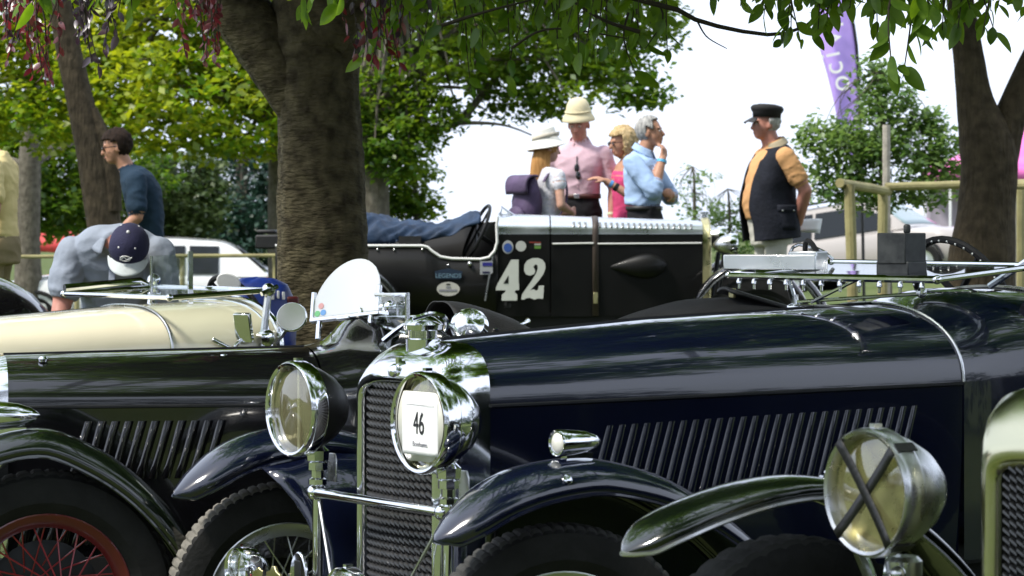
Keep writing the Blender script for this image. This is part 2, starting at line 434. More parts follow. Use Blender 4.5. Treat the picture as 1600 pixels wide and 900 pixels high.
def tree(name, base, label, trunks, bark, crowns, limbs=14, seed=1, cat='tree', group=None, ringy=0):
    t = thing(name, base, label=label, cat=cat, group=group); inv = V(base)
    b = MB()
    p0 = trunks[0][0]; trunks[0] = [(p0[0], p0[1], gz(p0[0], p0[1]) - .15, p0[3] * 1.25)] + ([p0] if p0[2] > gz(p0[0], p0[1]) + .15 else []) + trunks[0][1:]
    for path in trunks: trunk_mesh(b, [(*(V(p[:3]) - inv), p[3]) for p in path], seed=seed, ringy=ringy)
    tr = build('trunk', b, bark, t, smooth=60, fix=False)
    bb = MB(); any_l = False
    for cn, blobs, n, per, rc, size, m, kw in crowns:
        c = clusters([((V(q[0]) - inv)[:], *q[1:]) for q in blobs], n)
        leaves(cn, c, per, rc, size, m, t, **kw)
        if limbs:
            top = V(trunks[0][-1][:3]) - inv; md = V(trunks[0][len(trunks[0]) // 2][:3]) - inv
            limbs_to(bb, top, trunks[0][-1][3] * .6, c, limbs // 2, seed); limbs_to(bb, md, trunks[0][-1][3] * .5, c, limbs // 2, seed + 1); any_l = True
    if any_l: build('limbs', bb, bark, t, smooth=60, fix=False)
    return t

def G(px, Y): X = (px - 800) / F * Y; return V((X, Y, gz(X, Y)))
# tree with the leaning slim trunk, behind the man in the dark blue T-shirt
tree('slim_tree', G(168, 23), 'slim dark leaning tree trunk beside the man in the dark blue T-shirt',
     [WP([(172, 480, .16), (166, 380, .15), (150, 270, .142), (133, 190, .125), (112, 100, .112), (96, 20, .10), (82, -80, .09), (60, -220, .08)], 23),
      WP([(176, 330, .08), (174, 260, .075), (162, 215, .065), (145, 170, .04)], 22.95)],
     M['bark3'], [('crown', BL([(0, -420, 23, 3, 3, 1.4), (250, -380, 24, 2.6, 2.5, 1.3), (-150, -250, 24, 2, 2, 1)]), 500, 14, .35, .13, M['leaf_mid'], {})], 0, 3)
# broad bright maple behind, its trunk hidden by the big one
tree('maple_tree', G(455, 33), 'broad sunlit yellow-green maple filling the upper left behind the big trunk',
     [WP([(455, 470, .30), (452, 330, .26), (446, 200, .22), (430, 60, .18), (420, -60, .14)], 33)],
     M['bark2'], [('crown', BL([(330, 150, 31, 1.5, 1.2, .7), (180, 120, 32, 1.4, 1.2, .8), (60, 120, 33, 1.6, 1.4, .9), (420, 60, 32, 1.6, 1.4, .8), (260, 20, 32, 1.8, 1.4, .8),
        (560, 110, 33, 1.1, 1.1, .7), (640, 40, 33, 1.3, 1.2, .7), (90, 20, 33, 1.6, 1.4, .9), (240, 200, 31.5, 1.0, .9, .35), (380, 215, 31.5, .9, .8, .3), (40, 190, 32, 1.1, .9, .4), (350, -120, 33, 3, 2, 1.2), (-150, 60, 33, 2, 2, 1.3)]),
        2700, 14, .24, .115, M['leaf_maple'], dict(flat=.35))], 40, 5)
# dark evergreen shrubs and trees below it
ev = BL([(370, 290, 47, .95, 1.0, .8), (340, 360, 46, 1.2, 1.2, .8), (430, 270, 48, 1.0, 1.0, .9), (420, 380, 47, 1.1, 1, .8), (300, 380, 46.5, .9, 1, .6)])
tree('evergreen_tree', G(380, 47), 'dark blue-green evergreen between the sunlit maple and the white car roof',
     [WP([(385, 520, .22), (382, 400, .18), (378, 240, .08)], 47)], M['bark2'], [('crown', ev, 900, 14, .24, .11, M['leaf_dark'], {})], 10, 7)
tree('olive_tree', G(285, 43), 'olive-green leafy tree low behind the man in the blue cap',
     [WP([(285, 500, .15), (283, 400, .12), (280, 290, .05)], 43)], M['bark2'],
     [('crown', BL([(285, 275, 42.5, .75, .7, .45), (275, 330, 42, .8, .8, .5), (310, 300, 42.5, .5, .6, .35), (250, 360, 42, .8, .8, .5), (225, 300, 43, .7, .7, .6)]), 620, 14, .22, .11, M['leaf_olive'], {})], 10, 9)
tree('shaded_tree', G(50, 39), 'deep green shaded tree at the far left behind the yellow shirt',
     [WP([(46, 520, .2), (44, 400, .18), (46, 260, .16), (50, 120, .1)], 38)], M['bark2'],
     [('crown', BL([(90, 270, 40, 1.1, .9, .8), (30, 250, 40, 1.1, .9, .7), (110, 320, 40.5, .8, .8, .5), (60, 330, 41, 1.1, .9, .5), (200, 260, 41, .8, .8, .6), (-60, 260, 40, 1.4, 1, 1.0)]), 1000, 14, .24, .12, M['leaf_mid'], {}),
      ], 12, 11)
# tree behind with the grey trunk; its crown reaches out over the people
tree('grey_trunk_tree', G(586, 31), 'tall grey-trunked leafy tree reaching out over the group of people',
     [WP([(588, 420, .19), (586, 340, .17), (584, 260, .165), (580, 180, .16), (590, 90, .15), (600, 0, .13), (600, -120, .1)], 31),
      WP([(600, 235, .07), (660, 210, .06), (715, 190, .05), (740, 165, .045), (775, 120, .035), (830, 60, .02)], 30.9),
      WP([(690, 196, .03), (735, 192, .025), (790, 196, .014), (840, 215, .007)], 30.7)],
     M['bark2'], [('crown', BL([(760, 70, 31, 1.1, 1.0, .6), (850, 90, 31, .9, .9, .55), (930, 60, 31, .8, .8, .5), (900, 140, 30.5, .65, .6, .3), (980, 110, 30.5, .42, .5, .22), (1010, 150, 30.5, .25, .3, .12, .12), (700, 120, 31, .8, .8, .5), (1000, 30, 31, .6, .7, .4), (820, 165, 31, .6, .5, .2), (740, -60, 31, 2, 1.6, .8), (930, -80, 31, 1.6, 1.4, .7)]),
        1350, 14, .2, .095, M['leaf_mid'], dict(flat=.5)),
        ('ivy', BL([(630, 215, 30.6, .45, .4, .4), (600, 150, 30.7, .45, .4, .5), (660, 180, 30.6, .45, .4, .3), (620, 260, 30.7, .3, .3, .2), (570, 200, 30.8, .25, .3, .5)]), 330, 14, .16, .085, M['leaf_mid'], {})], 30, 13)
tree('sapling', G(650, 34), 'small bright sapling just right of the grey trunk behind the blue cover',
     [WP([(655, 480, .07), (652, 360, .05), (648, 280, .02)], 34)], M['bark2'],
     [('crown', BL([(640, 265, 34, .35, .35, .2), (620, 300, 34, .45, .4, .3), (650, 320, 34, .3, .35, .2), (600, 320, 34, .4, .4, .3)]), 240, 12, .17, .09, M['leaf_mid'], {})], 8, 15, cat='sapling')
# staked young tree on the right
tree('young_tree', G(1384, 25), 'young bushy green tree tied to the grey stake beside the wooden fence',
     [WP([(1384, 450, .06), (1382, 330, .045), (1378, 220, .035), (1372, 110, .012)], 25)], M['bark2'],
     [('crown', BL([(1368, 120, 25, .2, .2, .2), (1385, 160, 25, .3, .3, .2), (1365, 210, 25, .42, .4, .25), (1318, 240, 25, .40, .35, .30), (1285, 215, 25, .22, .2, .2), (1300, 285, 25, .28, .3, .18), (1385, 265, 25, .5, .4, .3), (1440, 230, 25, .34, .3, .28), (1480, 250, 25, .24, .2, .2), (1450, 190, 25, .16, .2, .12, .06), (1350, 310, 25, .3, .3, .14), (1440, 300, 25, .3, .3, .14)]),
       760, 10, .12, .068, M['leaf_bush'], dict(flat=.8))], 44, 17)
for px, py, Y, w, h, n, lab in ((1085, 300, 34, .28, .42, 60, 'thin pale green sapling behind the grey-haired man, against the white sky'),
                                (1140, 335, 33, .4, .25, 120, 'low light green shrub behind the front of the number 42 car')):
    tree('shrub', G(px, Y), lab, [WP([(px, 440, .03), (px, py, .02), (px - 3, py - 40, .008)], Y)], M['bark2'],
         [('crown', BL([(px, py, Y, w, .3, h), (px + 15, py + 45, Y, w * 1.2, .4, h * .7)]), n, 8, .11, .065, M['leaf_bush'], {})], 22, px, cat='shrub')
# forked tree on the right
tree('forked_tree', G(1540, 20), 'brown forked tree trunk at the right edge in front of the pink gazebo',
     [WP([(1530, 480, .27), (1533, 400, .25), (1540, 330, .215), (1546, 260, .21), (1540, 215, .20), (1524, 160, .14), (1514, 90, .115), (1503, 20, .105), (1490, -80, .09), (1470, -200, .06)], 20),
      WP([(1552, 290, .16), (1562, 230, .15), (1580, 180, .125), (1604, 120, .11), (1640, 40, .10), (1680, -80, .08)], 20.02)],
     M['bark3'], [('crown', BL([(1480, -230, 19, 1.6, 1.5, .6), (1700, -150, 20, 1.5, 1.5, .7), (1300, -260, 19, 1.2, 1.3, .5), (1560, -330, 20, 2, 2, .9)]), 620, 13, .28, .12, M['leaf_near'], {})], 0, 19)

# ------------------------------------------------------------------ the big tree in the middle, its hanging leaves
def big_tree():
    Y = 14.0; base = G(505, Y)
    t = thing('big_tree', base, label='thick ridged tree trunk in the middle, its leafy boughs hanging across the top', cat='tree')
    b = MB(); sub = lambda L: [(*(V(p[:3]) - base), p[3]) for p in L]
    trunk_mesh(b, sub(WP([(506, 780, .31), (506, 640, .268), (507, 520, .252), (506, 420, .240), (503, 330, .230), (499, 230, .218), (494, 130, .212), (494, 50, .225), (500, -30, .22), (520, -150, .18), (540, -330, .13)], Y)), 40, .045, .085, 4, 1)
    trunk_mesh(b, sub(WP([(488, 175, .17), (455, 125, .17), (418, 75, .168), (370, 15, .155), (310, -60, .14), (220, -180, .1), (120, -300, .06)], Y + .02)), 30, .05, .10, 9, .6)
    trunk_mesh(b, sub(WP([(505, 60, .14), (545, 10, .12), (600, -50, .11), (720, -130, .08), (900, -170, .05), (1150, -190, .025)], Y - .1)), 16, .1, .06, 14)
    tr = build('trunk', b, M['bark'], t, smooth=70, fix=False)
    # the canopy overhead: boughs spread over the cars
    blobs = [(tuple(V(p) - base), r) for p, r in [
        ((-1.2, 11.6, 4.1), (1.7, 2.3, .8)), ((.4, 11.2, 4.1), (2.2, 2.3, .7)), ((2.6, 11.5, 4.2), (2.0, 2.5, .7)), ((-1, 14.5, 4.6), (3, 2.5, .9)), ((2, 15, 4.6), (3, 2.5, .9)),
        ((0, 12, 5.6), (4, 4, 1)), ((-.6, 9.4, 4.0), (1.8, 1.4, .5)), ((1.8, 9.4, 4.1), (1.6, 1.5, .5)), ((4.6, 13, 4.6), (2, 3, .9))]]
    blobs += [(tuple(V(p) - base), r) for p, r in [((.2, 6.0, 4.0), (1.8, 1.6, .5)), ((2.8, 6.4, 4.1), (1.7, 1.6, .5)), ((-.6, 3.6, 4.3), (1.5, 1.3, .5)), ((1.6, 3.6, 4.4), (1.9, 1.3, .5)), ((4.6, 8.5, 4.3), (1.5, 2.2, .6)), ((0, 1.2, 4.7), (1.8, 1.3, .5)), ((3, 1.5, 4.7), (1.8, 1.3, .5)), ((4.6, 5, 4.5), (1.5, 1.8, .6))]]  # unseen crown carried on towards the viewer to darken the bonnet reflections
    c = clusters(blobs, 4300, .2)
    leaves('canopy', c, 13, .33, .18, M['leaf_near'], t, droop=.6)
    bb = MB(); limbs_to(bb, V(W(520, -150, Y)) - base, .09, c, 26, 3); limbs_to(bb, V(W(310, -60, Y)) - base, .08, c, 10, 5)
    build('limbs', bb, M['bark'], t, smooth=60, fix=False)
    # hanging sprays seen along the top of the picture
    rr = random.Random(21); tw = MB(); items = []
    def spray(x0, x1, y0, y1, Y0, dY, n, L, mk, per=7, lean=0):
        for _ in range(n):
            px = rr.uniform(x0, x1); Yd = Y0 + rr.uniform(-dY, dY); e = rr.random() ** 1.3
            ye = y0 + (y1 - y0) * (.15 + .85 * e)
            a = W(px + lean * 60 + rr.uniform(-25, 25), y0 - 40 - rr.uniform(0, 40), Yd) - base; z = W(px, ye, Yd) - base
            m = a.lerp(z, .5) + V((rr.uniform(-.05, .05), rr.uniform(-.05, .05), .02))
            path = spline([a, m, z], 7)
            tw.tube(path, [.0055 * (1 - .7 * i / 6) for i in range(7)], 5)
            for k in range(per):
                f = .3 + .7 * (k + rr.random()) / per; q = min(f * 6, 5.99); i = int(q); p = V(path[i]).lerp(V(path[i + 1]), q - i)
                an = rr.uniform(0, 6.283); out = V((math.cos(an), math.sin(an), 0))
                d = (V((0, 0, -1)) + out * rr.uniform(.1, 1.5)).normalized()
                items.append((p, d, L * rr.uniform(.7, 1.2), mk, rr.uniform(0, 6.283), F * L / Yd))
    G_ = 'leaf_near'
    spray(600, 900, -60, 80, 11.5, 1.2, 30, .088, G_)
    spray(700, 860, 20, 150, 12.0, .8, 5, .095, G_, 6)
    spray(850, 1045, -60, 90, 10.5, 1.0, 30, .092, G_)
    spray(985, 1015, 60, 130, 10.5, .1, 3, .10, G_, 4)
    spray(1060, 1200, -70, 20, 10.0, .6, 14, .085, G_, 6)
    spray(1190, 1345, -60, 70, 9.5, .6, 26, .085, G_, 7)
    spray(1345, 1400, -60, 50, 9.5, .6, 8, .085, G_, 6)
    spray(1395, 1465, -40, 130, 8.6, .15, 4, .105, G_, 7)
    spray(1440, 1560, -60, 62, 9.2, .4, 26, .085, G_, 7)
    spray(1560, 1620, -60, 25, 9.2, .4, 8, .07, G_, 5)
    spray(470, 560, -60, 25, 9.0, .4, 9, .09, G_, 6); spray(560, 1050, -70, 45, 12.5, .8, 60, .072, G_, 8); spray(600, 1040, -60, 110, 11.2, 1.0, 24, .080, G_, 7); spray(1190, 1345, -60, 75, 9.8, .5, 14, .075, G_, 7); spray(1345, 1560, -60, 55, 9.6, .5, 22, .075, G_, 7); spray(20, 330, -70, 35, 11.5, .8, 20, .08, G_, 7)
    spray(30, 180, -70, 30, 9.5, .6, 14, .10, G_, 6)
    spray(180, 330, -60, 20, 11, .8, 12, .10, G_, 5)
    spray(555, 640, -10, 120, 12.2, .5, 8, .10, G_, 6)
    for a in ((5, 75, -20, 100, 10, .5, 10, .043, 'leaf_red', 11), (40, 95, 20, 135, 10.4, .4, 8, .043, 'leaf_red', 11), (100, 165, -30, 115, 9.6, .3, 14, .047, 'leaf_plum', 11), (0, 30, 30, 75, 10.4, .3, 3, .05, 'leaf_plum', 8),
              (285, 345, 0, 105, 10.6, .4, 15, .043, 'leaf_red', 11), (555, 625, -40, 75, 11.0, .4, 14, .047, 'leaf_plum', 11), (555, 640, 20, 120, 11.4, .4, 7, .055, 'leaf_red', 8), (635, 700, -40, 40, 11.4, .4, 5, .055, 'leaf_plum', 7), (160, 200, -20, 60, 9.9, .3, 4, .055, 'leaf_plum', 8)):
        spray(*a)
    # two bare boughs
    for L, r in (([(820, -60), (960, -10), (1050, 12), (1090, 32), (1140, 45), (1195, 54), (1235, 50), (1275, 30), (1300, -10)], .012), ([(1090, 34), (1105, 58), (1136, 76)], .004), ([(690, 40), (760, 18), (830, 0)], .008), ([(1000, 50), (940, 30), (880, -8)], .009), ([(800, 75), (860, 45), (980, 60)], .006)):
        P = spline([W(x, y, 10.4) - base for x, y in L], 12); tw.tube(P, [r * (1 - .6 * i / 11) for i in range(12)], 6)
    build('twigs', tw, M['twig'], t, smooth=60, fix=False, kind='stuff')
    # leaf shapes: pointed oval folded along the midrib, a little curled
    shapes = []
    for s in range(3):
        b = MB(); n = 7; curl = (.12, .22, .05)[s]
        for i in range(n):
            u = i / (n - 1); w = .23 * math.sin(math.pi * u ** .8) ** .8 + .004; z = -curl * u * u
            b.v += [(u, -w, z + .10 * w * 2), (u, 0, z), (u, w, z + .10 * w * 2)]
        for i in range(n - 1):
            for k in (0, 1): b.f.append((i * 3 + k, i * 3 + k + 1, i * 3 + k + 4, i * 3 + k + 3)); b.m.append(0)
        shapes.append(b)
    def frame(d, roll):
        u = d.orthogonal().normalized(); u = Matrix.Rotation(roll, 3, d) @ u; w = d.cross(u)
        return Matrix((d, u, w)).transposed()
    items.sort(key=lambda q: -q[5]); rest = {}
    meshes = {}
    for i, (p, d, L, mk, roll, app) in enumerate(items):
        R = frame(d, roll); s = rr.randrange(3)
        if i < 300:
            if (s, mk) not in meshes:
                me = shapes[s].mesh('leaf'); me.materials.append(M[mk]); me.shade_smooth(); meshes[(s, mk)] = me
            o = bpy.data.objects.new('leaf', meshes[(s, mk)]); COL.objects.link(o); o.parent = t
            o.matrix_local = Matrix.LocRotScale(p, R.to_quaternion(), (L, L, L))
        else:
            rest.setdefault(mk, MB()).add([p + R @ (V(v) * L) for v in shapes[s].v], shapes[s].f)
    for mk, b in rest.items(): build('foliage', b, M[mk], t, smooth=60, fix=False, kind='stuff')
big_tree()

# trees behind and beside the viewer, unseen; ring widened and raised to darken paint reflections
c = clusters([((22 * math.sin(a), 4 - 21 * math.cos(a) * (1 if abs(a) < 1.6 else .6), 1.7 + .5 * math.cos(a * 17)), (2.6, 2.4, 1.9 + .6 * math.sin(23 * a))) for a in [math.radians(d) for d in range(-105, 156, 10)]] + [((20 * math.sin(a), 4 - 20 * math.cos(a), 5.4 + .8 * math.cos(a * 13)), (2.6, 2.2, 3.0)) for a in [math.radians(d) for d in range(-48, 46, 8)]], 4200, .4)
if 0: c = clusters([((0, 0, 0), (1, 1, 1)) for a in [math.radians(d) for d in range(-105, 156, 10)]], 2900, .4)
leaves('reflected_trees', c, 9, .5, .35, M['leaf_dark'], None, label='unseen ring of dark trees behind and beside the viewer, shaped for reflections in the paintwork', )

# ------------------------------------------------------------------ fence, stake, poles, flag, gazebos
def log(b, a, c, r, n=10, seed=0):
    a, c = V(a), V(c)
    P = [a.lerp(c, i / 10) + V((noise.noise(V((i * .4, seed, 0))), noise.noise(V((i * .4, seed, 5))), noise.noise(V((i * .4, seed, 9))))) * r * .15 for i in range(11)]
    b.tube(P, [r * (1 + .06 * noise.noise(V((i * .8, seed, 3)))) for i in range(11)], n)
fb = G(1350, 22.5); fe = thing('timber_fence', fb, label='mossy round-pole timber fence on the right around the young tree', cat='fence')
for px, Y, y0, r in ((1327, 22.2, 288, .046), (1379, 23.4, 296, .044), (1592, 23.6, 284, .054)):
    b = MB(); p = G(px, Y); log(b, V((p.x + (.04 if px == 1327 else 0), Y, p.z - .1)) - fb, W(px, y0, Y) - fb, r, seed=px); build('post', b, M['wood'], fe)
for A, Bq, r in (((1312, 286, 22.15), (1388, 299, 23.5), .040), ((1384, 292, 23.45), (1625, 285, 23.65), .036), ((1560, 287, 23.4), (1640, 292, 22.0), .036)):
    b = MB(); log(b, W(*A) - fb, W(*Bq) - fb, r, seed=A[0]); build('rail', b, M['wood'], fe)
sb = G(1385, 24.3); b = MB(); log(b, V((0, 0, -.1)), W(1385, 195, 24.3) - sb, .036, 8, 4)
build('tree_stake', b, M['grey_wood'], None, sb, label='tall grey weathered stake standing in the young tree', cat='stake')
wb = G(1584, 22.9); b = MB(); b.tube([(0, 0, -.1), W(1584, 298, 22.9) - wb], .024, 10)
build('white_post', b, mat('flaking_white', (.62, .61, .56), .6, col2=(.35, .24, .12), vs=5), None, wb, label='thin flaking white post right of the forked trunk', cat='post')
pb = G(1528, 62); b = MB(); b.tube([(0, 0, -.1), W(1530, 160, 62) - pb, W(1527, 60, 62) - pb, W(1525, -60, 62) - pb], [.06, .06, .05, .04], 8)
build('flagpole', b, M['white_paint'], None, pb, label='distant white flagpole showing through the fork of the right tree', cat='flagpole')
lb = G(250, 30); lf = thing('low_rail_fence', lb, label='low timber rail in front of the white car, left of the big trunk', cat='fence')
b = MB(); log(b, W(30, 401, 30) - lb, W(450, 399, 30) - lb, .021, 8, 2); build('rail', b, M['wood'], lf)
for px in (120, 285, 430):
    b = MB(); p = G(px, 30.05); log(b, p - lb, W(px, 397, 30.05) - lb, .03, 8, px); build('post', b, M['wood'], lf)

def feather_flag():
    Y = 37.0; base = G(1345, Y); t = thing('feather_flag', base, label='purple feather flag with white lettering above the young tree', cat='flag')
    left = [(1296, -60), (1278, 20), (1281, 70), (1291, 110), (1301, 155), (1310, 200), (1325, 250)]
    right = [(1300, -75), (1325, 5), (1336, 60), (1340, 110), (1342, 155), (1344, 200), (1345, 250)]
    def pt(u, v):
        a = spline(left, 41)[int(u * 40)]; c = spline(right, 41)[int(u * 40)]
        p = W(a[0] + (c[0] - a[0]) * v, a[1] + (c[1] - a[1]) * v, Y)
        p.y += .07 * math.sin(u * 6 + v * 5) * (1 - v)
        return p - base
    b = MB(); b.grid(pt, 41, 11)
    build('banner', b, mat('purple_nylon', (.44, .30, .74), .6, var=.06, vs=3, bump=.2, bs=12), t, smooth=60, solid=.004)
    b = MB(); P = [W(x + 1, y, Y) - base for x, y in spline(right, 12)]; b.tube([(0.05, 0, -.1)] + [tuple(p) for p in reversed(P)], .022, 8)
    build('pole', b, M['dark_metal'], t)
    for s, x, y, sz in (('o', 1313, 131, .42), ('c', 1303, 107, .42), ('i', 1298, 86, .42), ('v', 1300, 60, .42), ('k', 1302, 34, .42)):
        lettering('letter', s, sz, M['white_paint'], t, W(x, y, Y - .12) - base, Euler((math.radians(90), math.radians(-90 - 12), 0)), .004)
feather_flag()

def gazebo(name, px, Y, yeave, ypeak, w, col, wallc, label, word=None):
    base = G(px, Y); t = thing(name, base, label=label, cat='gazebo'); s = F / Y
    ze = EYE + (HOR - yeave) / s - base.z; zp = EYE + (HOR - ypeak) / s - base.z; h = w / 2
    cm = mat(name + '_fabric', col, .6, var=.08, vs=3)
    b = MB(); n = 8
    def roof(i):
        a = [V((-h, -h, ze)), V((h, -h, ze)), V((h, h, ze)), V((-h, h, ze))]
        return lambda u, v: (a[i].lerp(a[(i + 1) % 4], v)).lerp(V((0, 0, zp)), u) - V((0, 0, .10 * math.sin(math.pi * u) * (1 - .4 * math.sin(math.pi * v))))
    for i in range(4): b.grid(roof(i), n, n)
    r = build('roof', b, cm, t, solid=.01)
    b = MB()
    for i in range(4):
        a = [V((-h, -h, 0)), V((h, -h, 0)), V((h, h, 0)), V((-h, h, 0))]
        b.grid(lambda u, v: a[i].lerp(a[(i + 1) % 4], v) + V((0, 0, ze - .30 * u - .03 * abs(math.sin(v * 9.4)) * u)), 3, 25)
    build('valance', b, cm, r, solid=.008)
    for sx in (-1, 1):
        for sy in (-1, 1):
            b = MB(); b.box((sx * h * .97, sy * h * .97, ze / 2 - .03), (.05, .05, ze - .05)); build('leg', b, M['white_paint'], t)
    if wallc:
        b = MB(); b.grid(lambda u, v: V((-h * .95 + 2 * h * .95 * u, h * .95 + .04 * math.sin(u * 22), ze * .97 * v)), 30, 6); build('back_wall', b, mat(name + '_wall', wallc, .7), t, solid=.01)
    if word: lettering('lettering', word, .40, M['white_paint'], r, (w * .12, -h - .02, ze - .17), (math.radians(90), 0, 0), .003)
gazebo('pink_gazebo', 1590, 64, 262, 190, 4.0, (.74, .16, .46), (.42, .38, .46), 'bright pink gazebo behind the forked tree at the right edge', 'stic')
gazebo('red_gazebo', 92, 62, 372, 340, 1.4, (.62, .06, .06), None, 'small red gazebo roof showing above the parked car at the far left')
# ------------------------------------------------------------------ vintage car pieces (local: x forward, y left, z up)
def bsec(x, w, zh, zt, n=25, e=.76, yc=0):
    out = []
    for i in range(n):
        t = math.pi * (1 - i / (n - 1)); c, s = math.cos(t), math.sin(t)
        out.append(V((x, yc + w * math.copysign(abs(c) ** e, c), zh + (zt - zh) * abs(s) ** e)))
    return out
def shell(name, secs, m, parent, **kw):
    b = MB(); b.loft(secs, False); return build(name, b, m, parent, smooth=50, **kw)
def wheel(parent, loc, R, w, rim, rim_m, spoke_m, n_sp=36, yaw=0, blocks=60, tread=None, side=1, hubr=.05):
    """hub mesh carrying tyre, rim and wire spokes; axle along y, outer face towards side*y"""
    b = MB(); b.lathe([(.012, -.09), (hubr, -.085), (hubr * 1.1, -.03), (hubr * .8, 0), (hubr * .9, .05), (hubr * .65, .075), (hubr * .45, .085), (.004, .09)], (0, 0, 0), (0, side, 0), 20)
    for k in range(2):
        a = k * math.pi; b.tube([(0, side * .065, 0), (math.cos(a) * .10, side * .075, math.sin(a) * .10)], [.016, .010], 6)
    h = build('wheel', b, M['chrome'], parent, loc, (0, 0, yaw))
    b = MB(); hw = w / 2; ri = rim + .004
    prof = [(ri, -hw * .62), (ri + .012, -hw * .72), (ri + .3 * (R - ri), -hw), (ri + .62 * (R - ri), -hw * 1.02), (ri + .84 * (R - ri), -hw * .93), (R - .012, -hw * .80), (R - .003, -hw * .62), (R, -hw * .3), (R, 0)]
    prof += [(r, -y) for r, y in reversed(prof[:-1])]
    n = blocks * 4; rings = []
    for r, y in prof:
        ring = []
        for k in range(n):
            a = 2 * math.pi * k / n; q = r
            if r > R - .02: q -= .0065 if k % 4 == 0 else 0
            if y in (-hw * .3, hw * .3): q -= .004
            ring.append(V((q * math.cos(a), y, q * math.sin(a))))
        rings.append(ring)
    b.loft(rings, True, (False, False)); b.m = [0] * len(b.m)
    for i in range(len(prof) - 1):
        if min(prof[i][0], prof[i + 1][0]) > R - .014:
            for k in range(n): b.m[i * n + k] = 1
    build('tyre', b, [M['tyre'], tread or M['tread_dark']], h, smooth=28, fix=False)
    b = MB(); o = hw * .66
    b.lathe([(rim - .03, -o * .4), (rim - .012, -o * .8), (rim + .004, -o), (rim + .012, -o * 1.08), (rim + .008, -o * 1.12), (rim - .010, -o * .95), (rim - .034, -o * .45), (rim - .034, o * .45), (rim - .010, o * .95), (rim + .008, o * 1.12), (rim + .012, o * 1.08), (rim + .004, o), (rim - .012, o * .8), (rim - .03, o * .4), (rim - .03, -o * .4)], (0, 0, 0), (0, 1, 0), 56, False)
    build('rim', b, rim_m, h)
    src = None
    for k in range(n_sp):
        a = 2 * math.pi * k / n_sp; s_ = 1 if k % 2 else -1; ty = s_ * (.06 if k % 4 < 2 else .03)
        if src is None:
            b = MB(); b.tube([(0, 0, 0), (1, 0, 0)], .0028, 5); src = build('spoke', b, spoke_m, h); o = src
        else: o = again(src, h)
        A = V((hubr * math.cos(a + s_ * .9), ty, hubr * math.sin(a + s_ * .9))); E = V(((rim - .03) * math.cos(a), side * .008, (rim - .03) * math.sin(a)))
        d = E - A; o.location = A; o.rotation_euler = d.to_track_quat('X', 'Z').to_euler(); o.scale = (d.length, 1, 1)
    return h
def fender(parent, path, yc, paint, n=40, side=1, name='front_fender', bead=None, yfun=None, lip=.018):
    """path: (x, z, half width, crown height)"""
    P = spline(path, n); rings = []; eo, ei = [], []
    T = [-1, -.985, -.94, -.84, -.68, -.48, -.25, 0, .25, .48, .68, .84, .94, .985, 1]
    for i, p in enumerate(P):
        a, c = P[max(i - 1, 0)], P[min(i + 1, n - 1)]
        d = V((c[0] - a[0], 0, c[1] - a[1])).normalized(); N = V((-d.z, 0, d.x))
        if N.z < 0: N = -N
        if i < 3: N = (N * (i + 1) / 4 + V((0, 0, 1)) * (1 - (i + 1) / 4)).normalized()
        y0 = yc + (yfun(p[0]) if yfun else 0)
        ring = [V((p[0], y0 + p[2] * t, p[1])) + N * (p[3] * (math.sqrt(max(0, 1 - t * t)) - 1)) for t in T]
        lp_ = min(lip, p[2] * .35); ring = [ring[0] - N * lp_] + ring + [ring[-1] - N * lp_]
        rings.append(ring); ei.append(ring[0]); eo.append(ring[-1])
    b = MB(); b.loft(rings, False); f = build(name, b, paint, parent, smooth=50, solid=.003)
    b = MB(); b.tube(eo, .006, 6); build('bead', b, bead or paint, f)
    b = MB(); b.tube(ei, .006, 6); build('bead', b, bead or paint, f)
    return f
def headlamp(parent, loc, R, D, bowl_m, rim_m, lens_m, name='headlight', yaw=0, pitch=0, bar=True, n=40):
    """lathe along +x, bezel front at x=0"""
    b = MB(); b.lathe([(.002, -D), (.10 * R, -D * .995), (.22 * R, -D * .96), (.45 * R, -D * .86), (.68 * R, -D * .67), (.85 * R, -D * .43), (.92 * R, -D * .22), (.93 * R, -.03)], (0, 0, 0), (1, 0, 0), n)
    h = build(name, b, bowl_m, parent, loc, (0, pitch, yaw))
    b = MB(); b.lathe([(.90 * R, -.045), (.97 * R, -.045), (R, -.036), (R, -.006), (.985 * R, .006), (.95 * R, .012), (.90 * R, .008), (.86 * R, -.006), (.855 * R, -.03)], (0, 0, 0), (1, 0, 0), n, False)
    b.box((-.022, 0, R * 1.01), (.022, .016, .012)); build('rim', b, rim_m, h)
    b = MB(); q = .87 * R; b.lathe([(.002, -D * .72), (.2 * R, -D * .70), (.5 * R, -D * .52), (.72 * R, -D * .30), (q, -.028)], (0, 0, 0), (1, 0, 0), n, False)
    build('reflector', b, M['reflector'], h, smooth=60, fix=False)
    b = MB(); b.lathe([(.001, .002), (.4 * R, .000), (.7 * R, -.006), (q, -.014)], (0, 0, 0), (1, 0, 0), n, False); build('lens', b, lens_m, h, smooth=80, fix=False)
    b = MB(); b.lathe([(.004, -D * .6), (.016, -D * .58), (.018, -D * .46), (.010, -D * .36), (.002, -D * .33)], (0, 0, 0), (1, 0, 0), 12)
    if bar: b.box((-.026, 0, 0), (.006, .012, 1.72 * R))
    build('bulb', b, M['dull_chrome'], h)
    return h
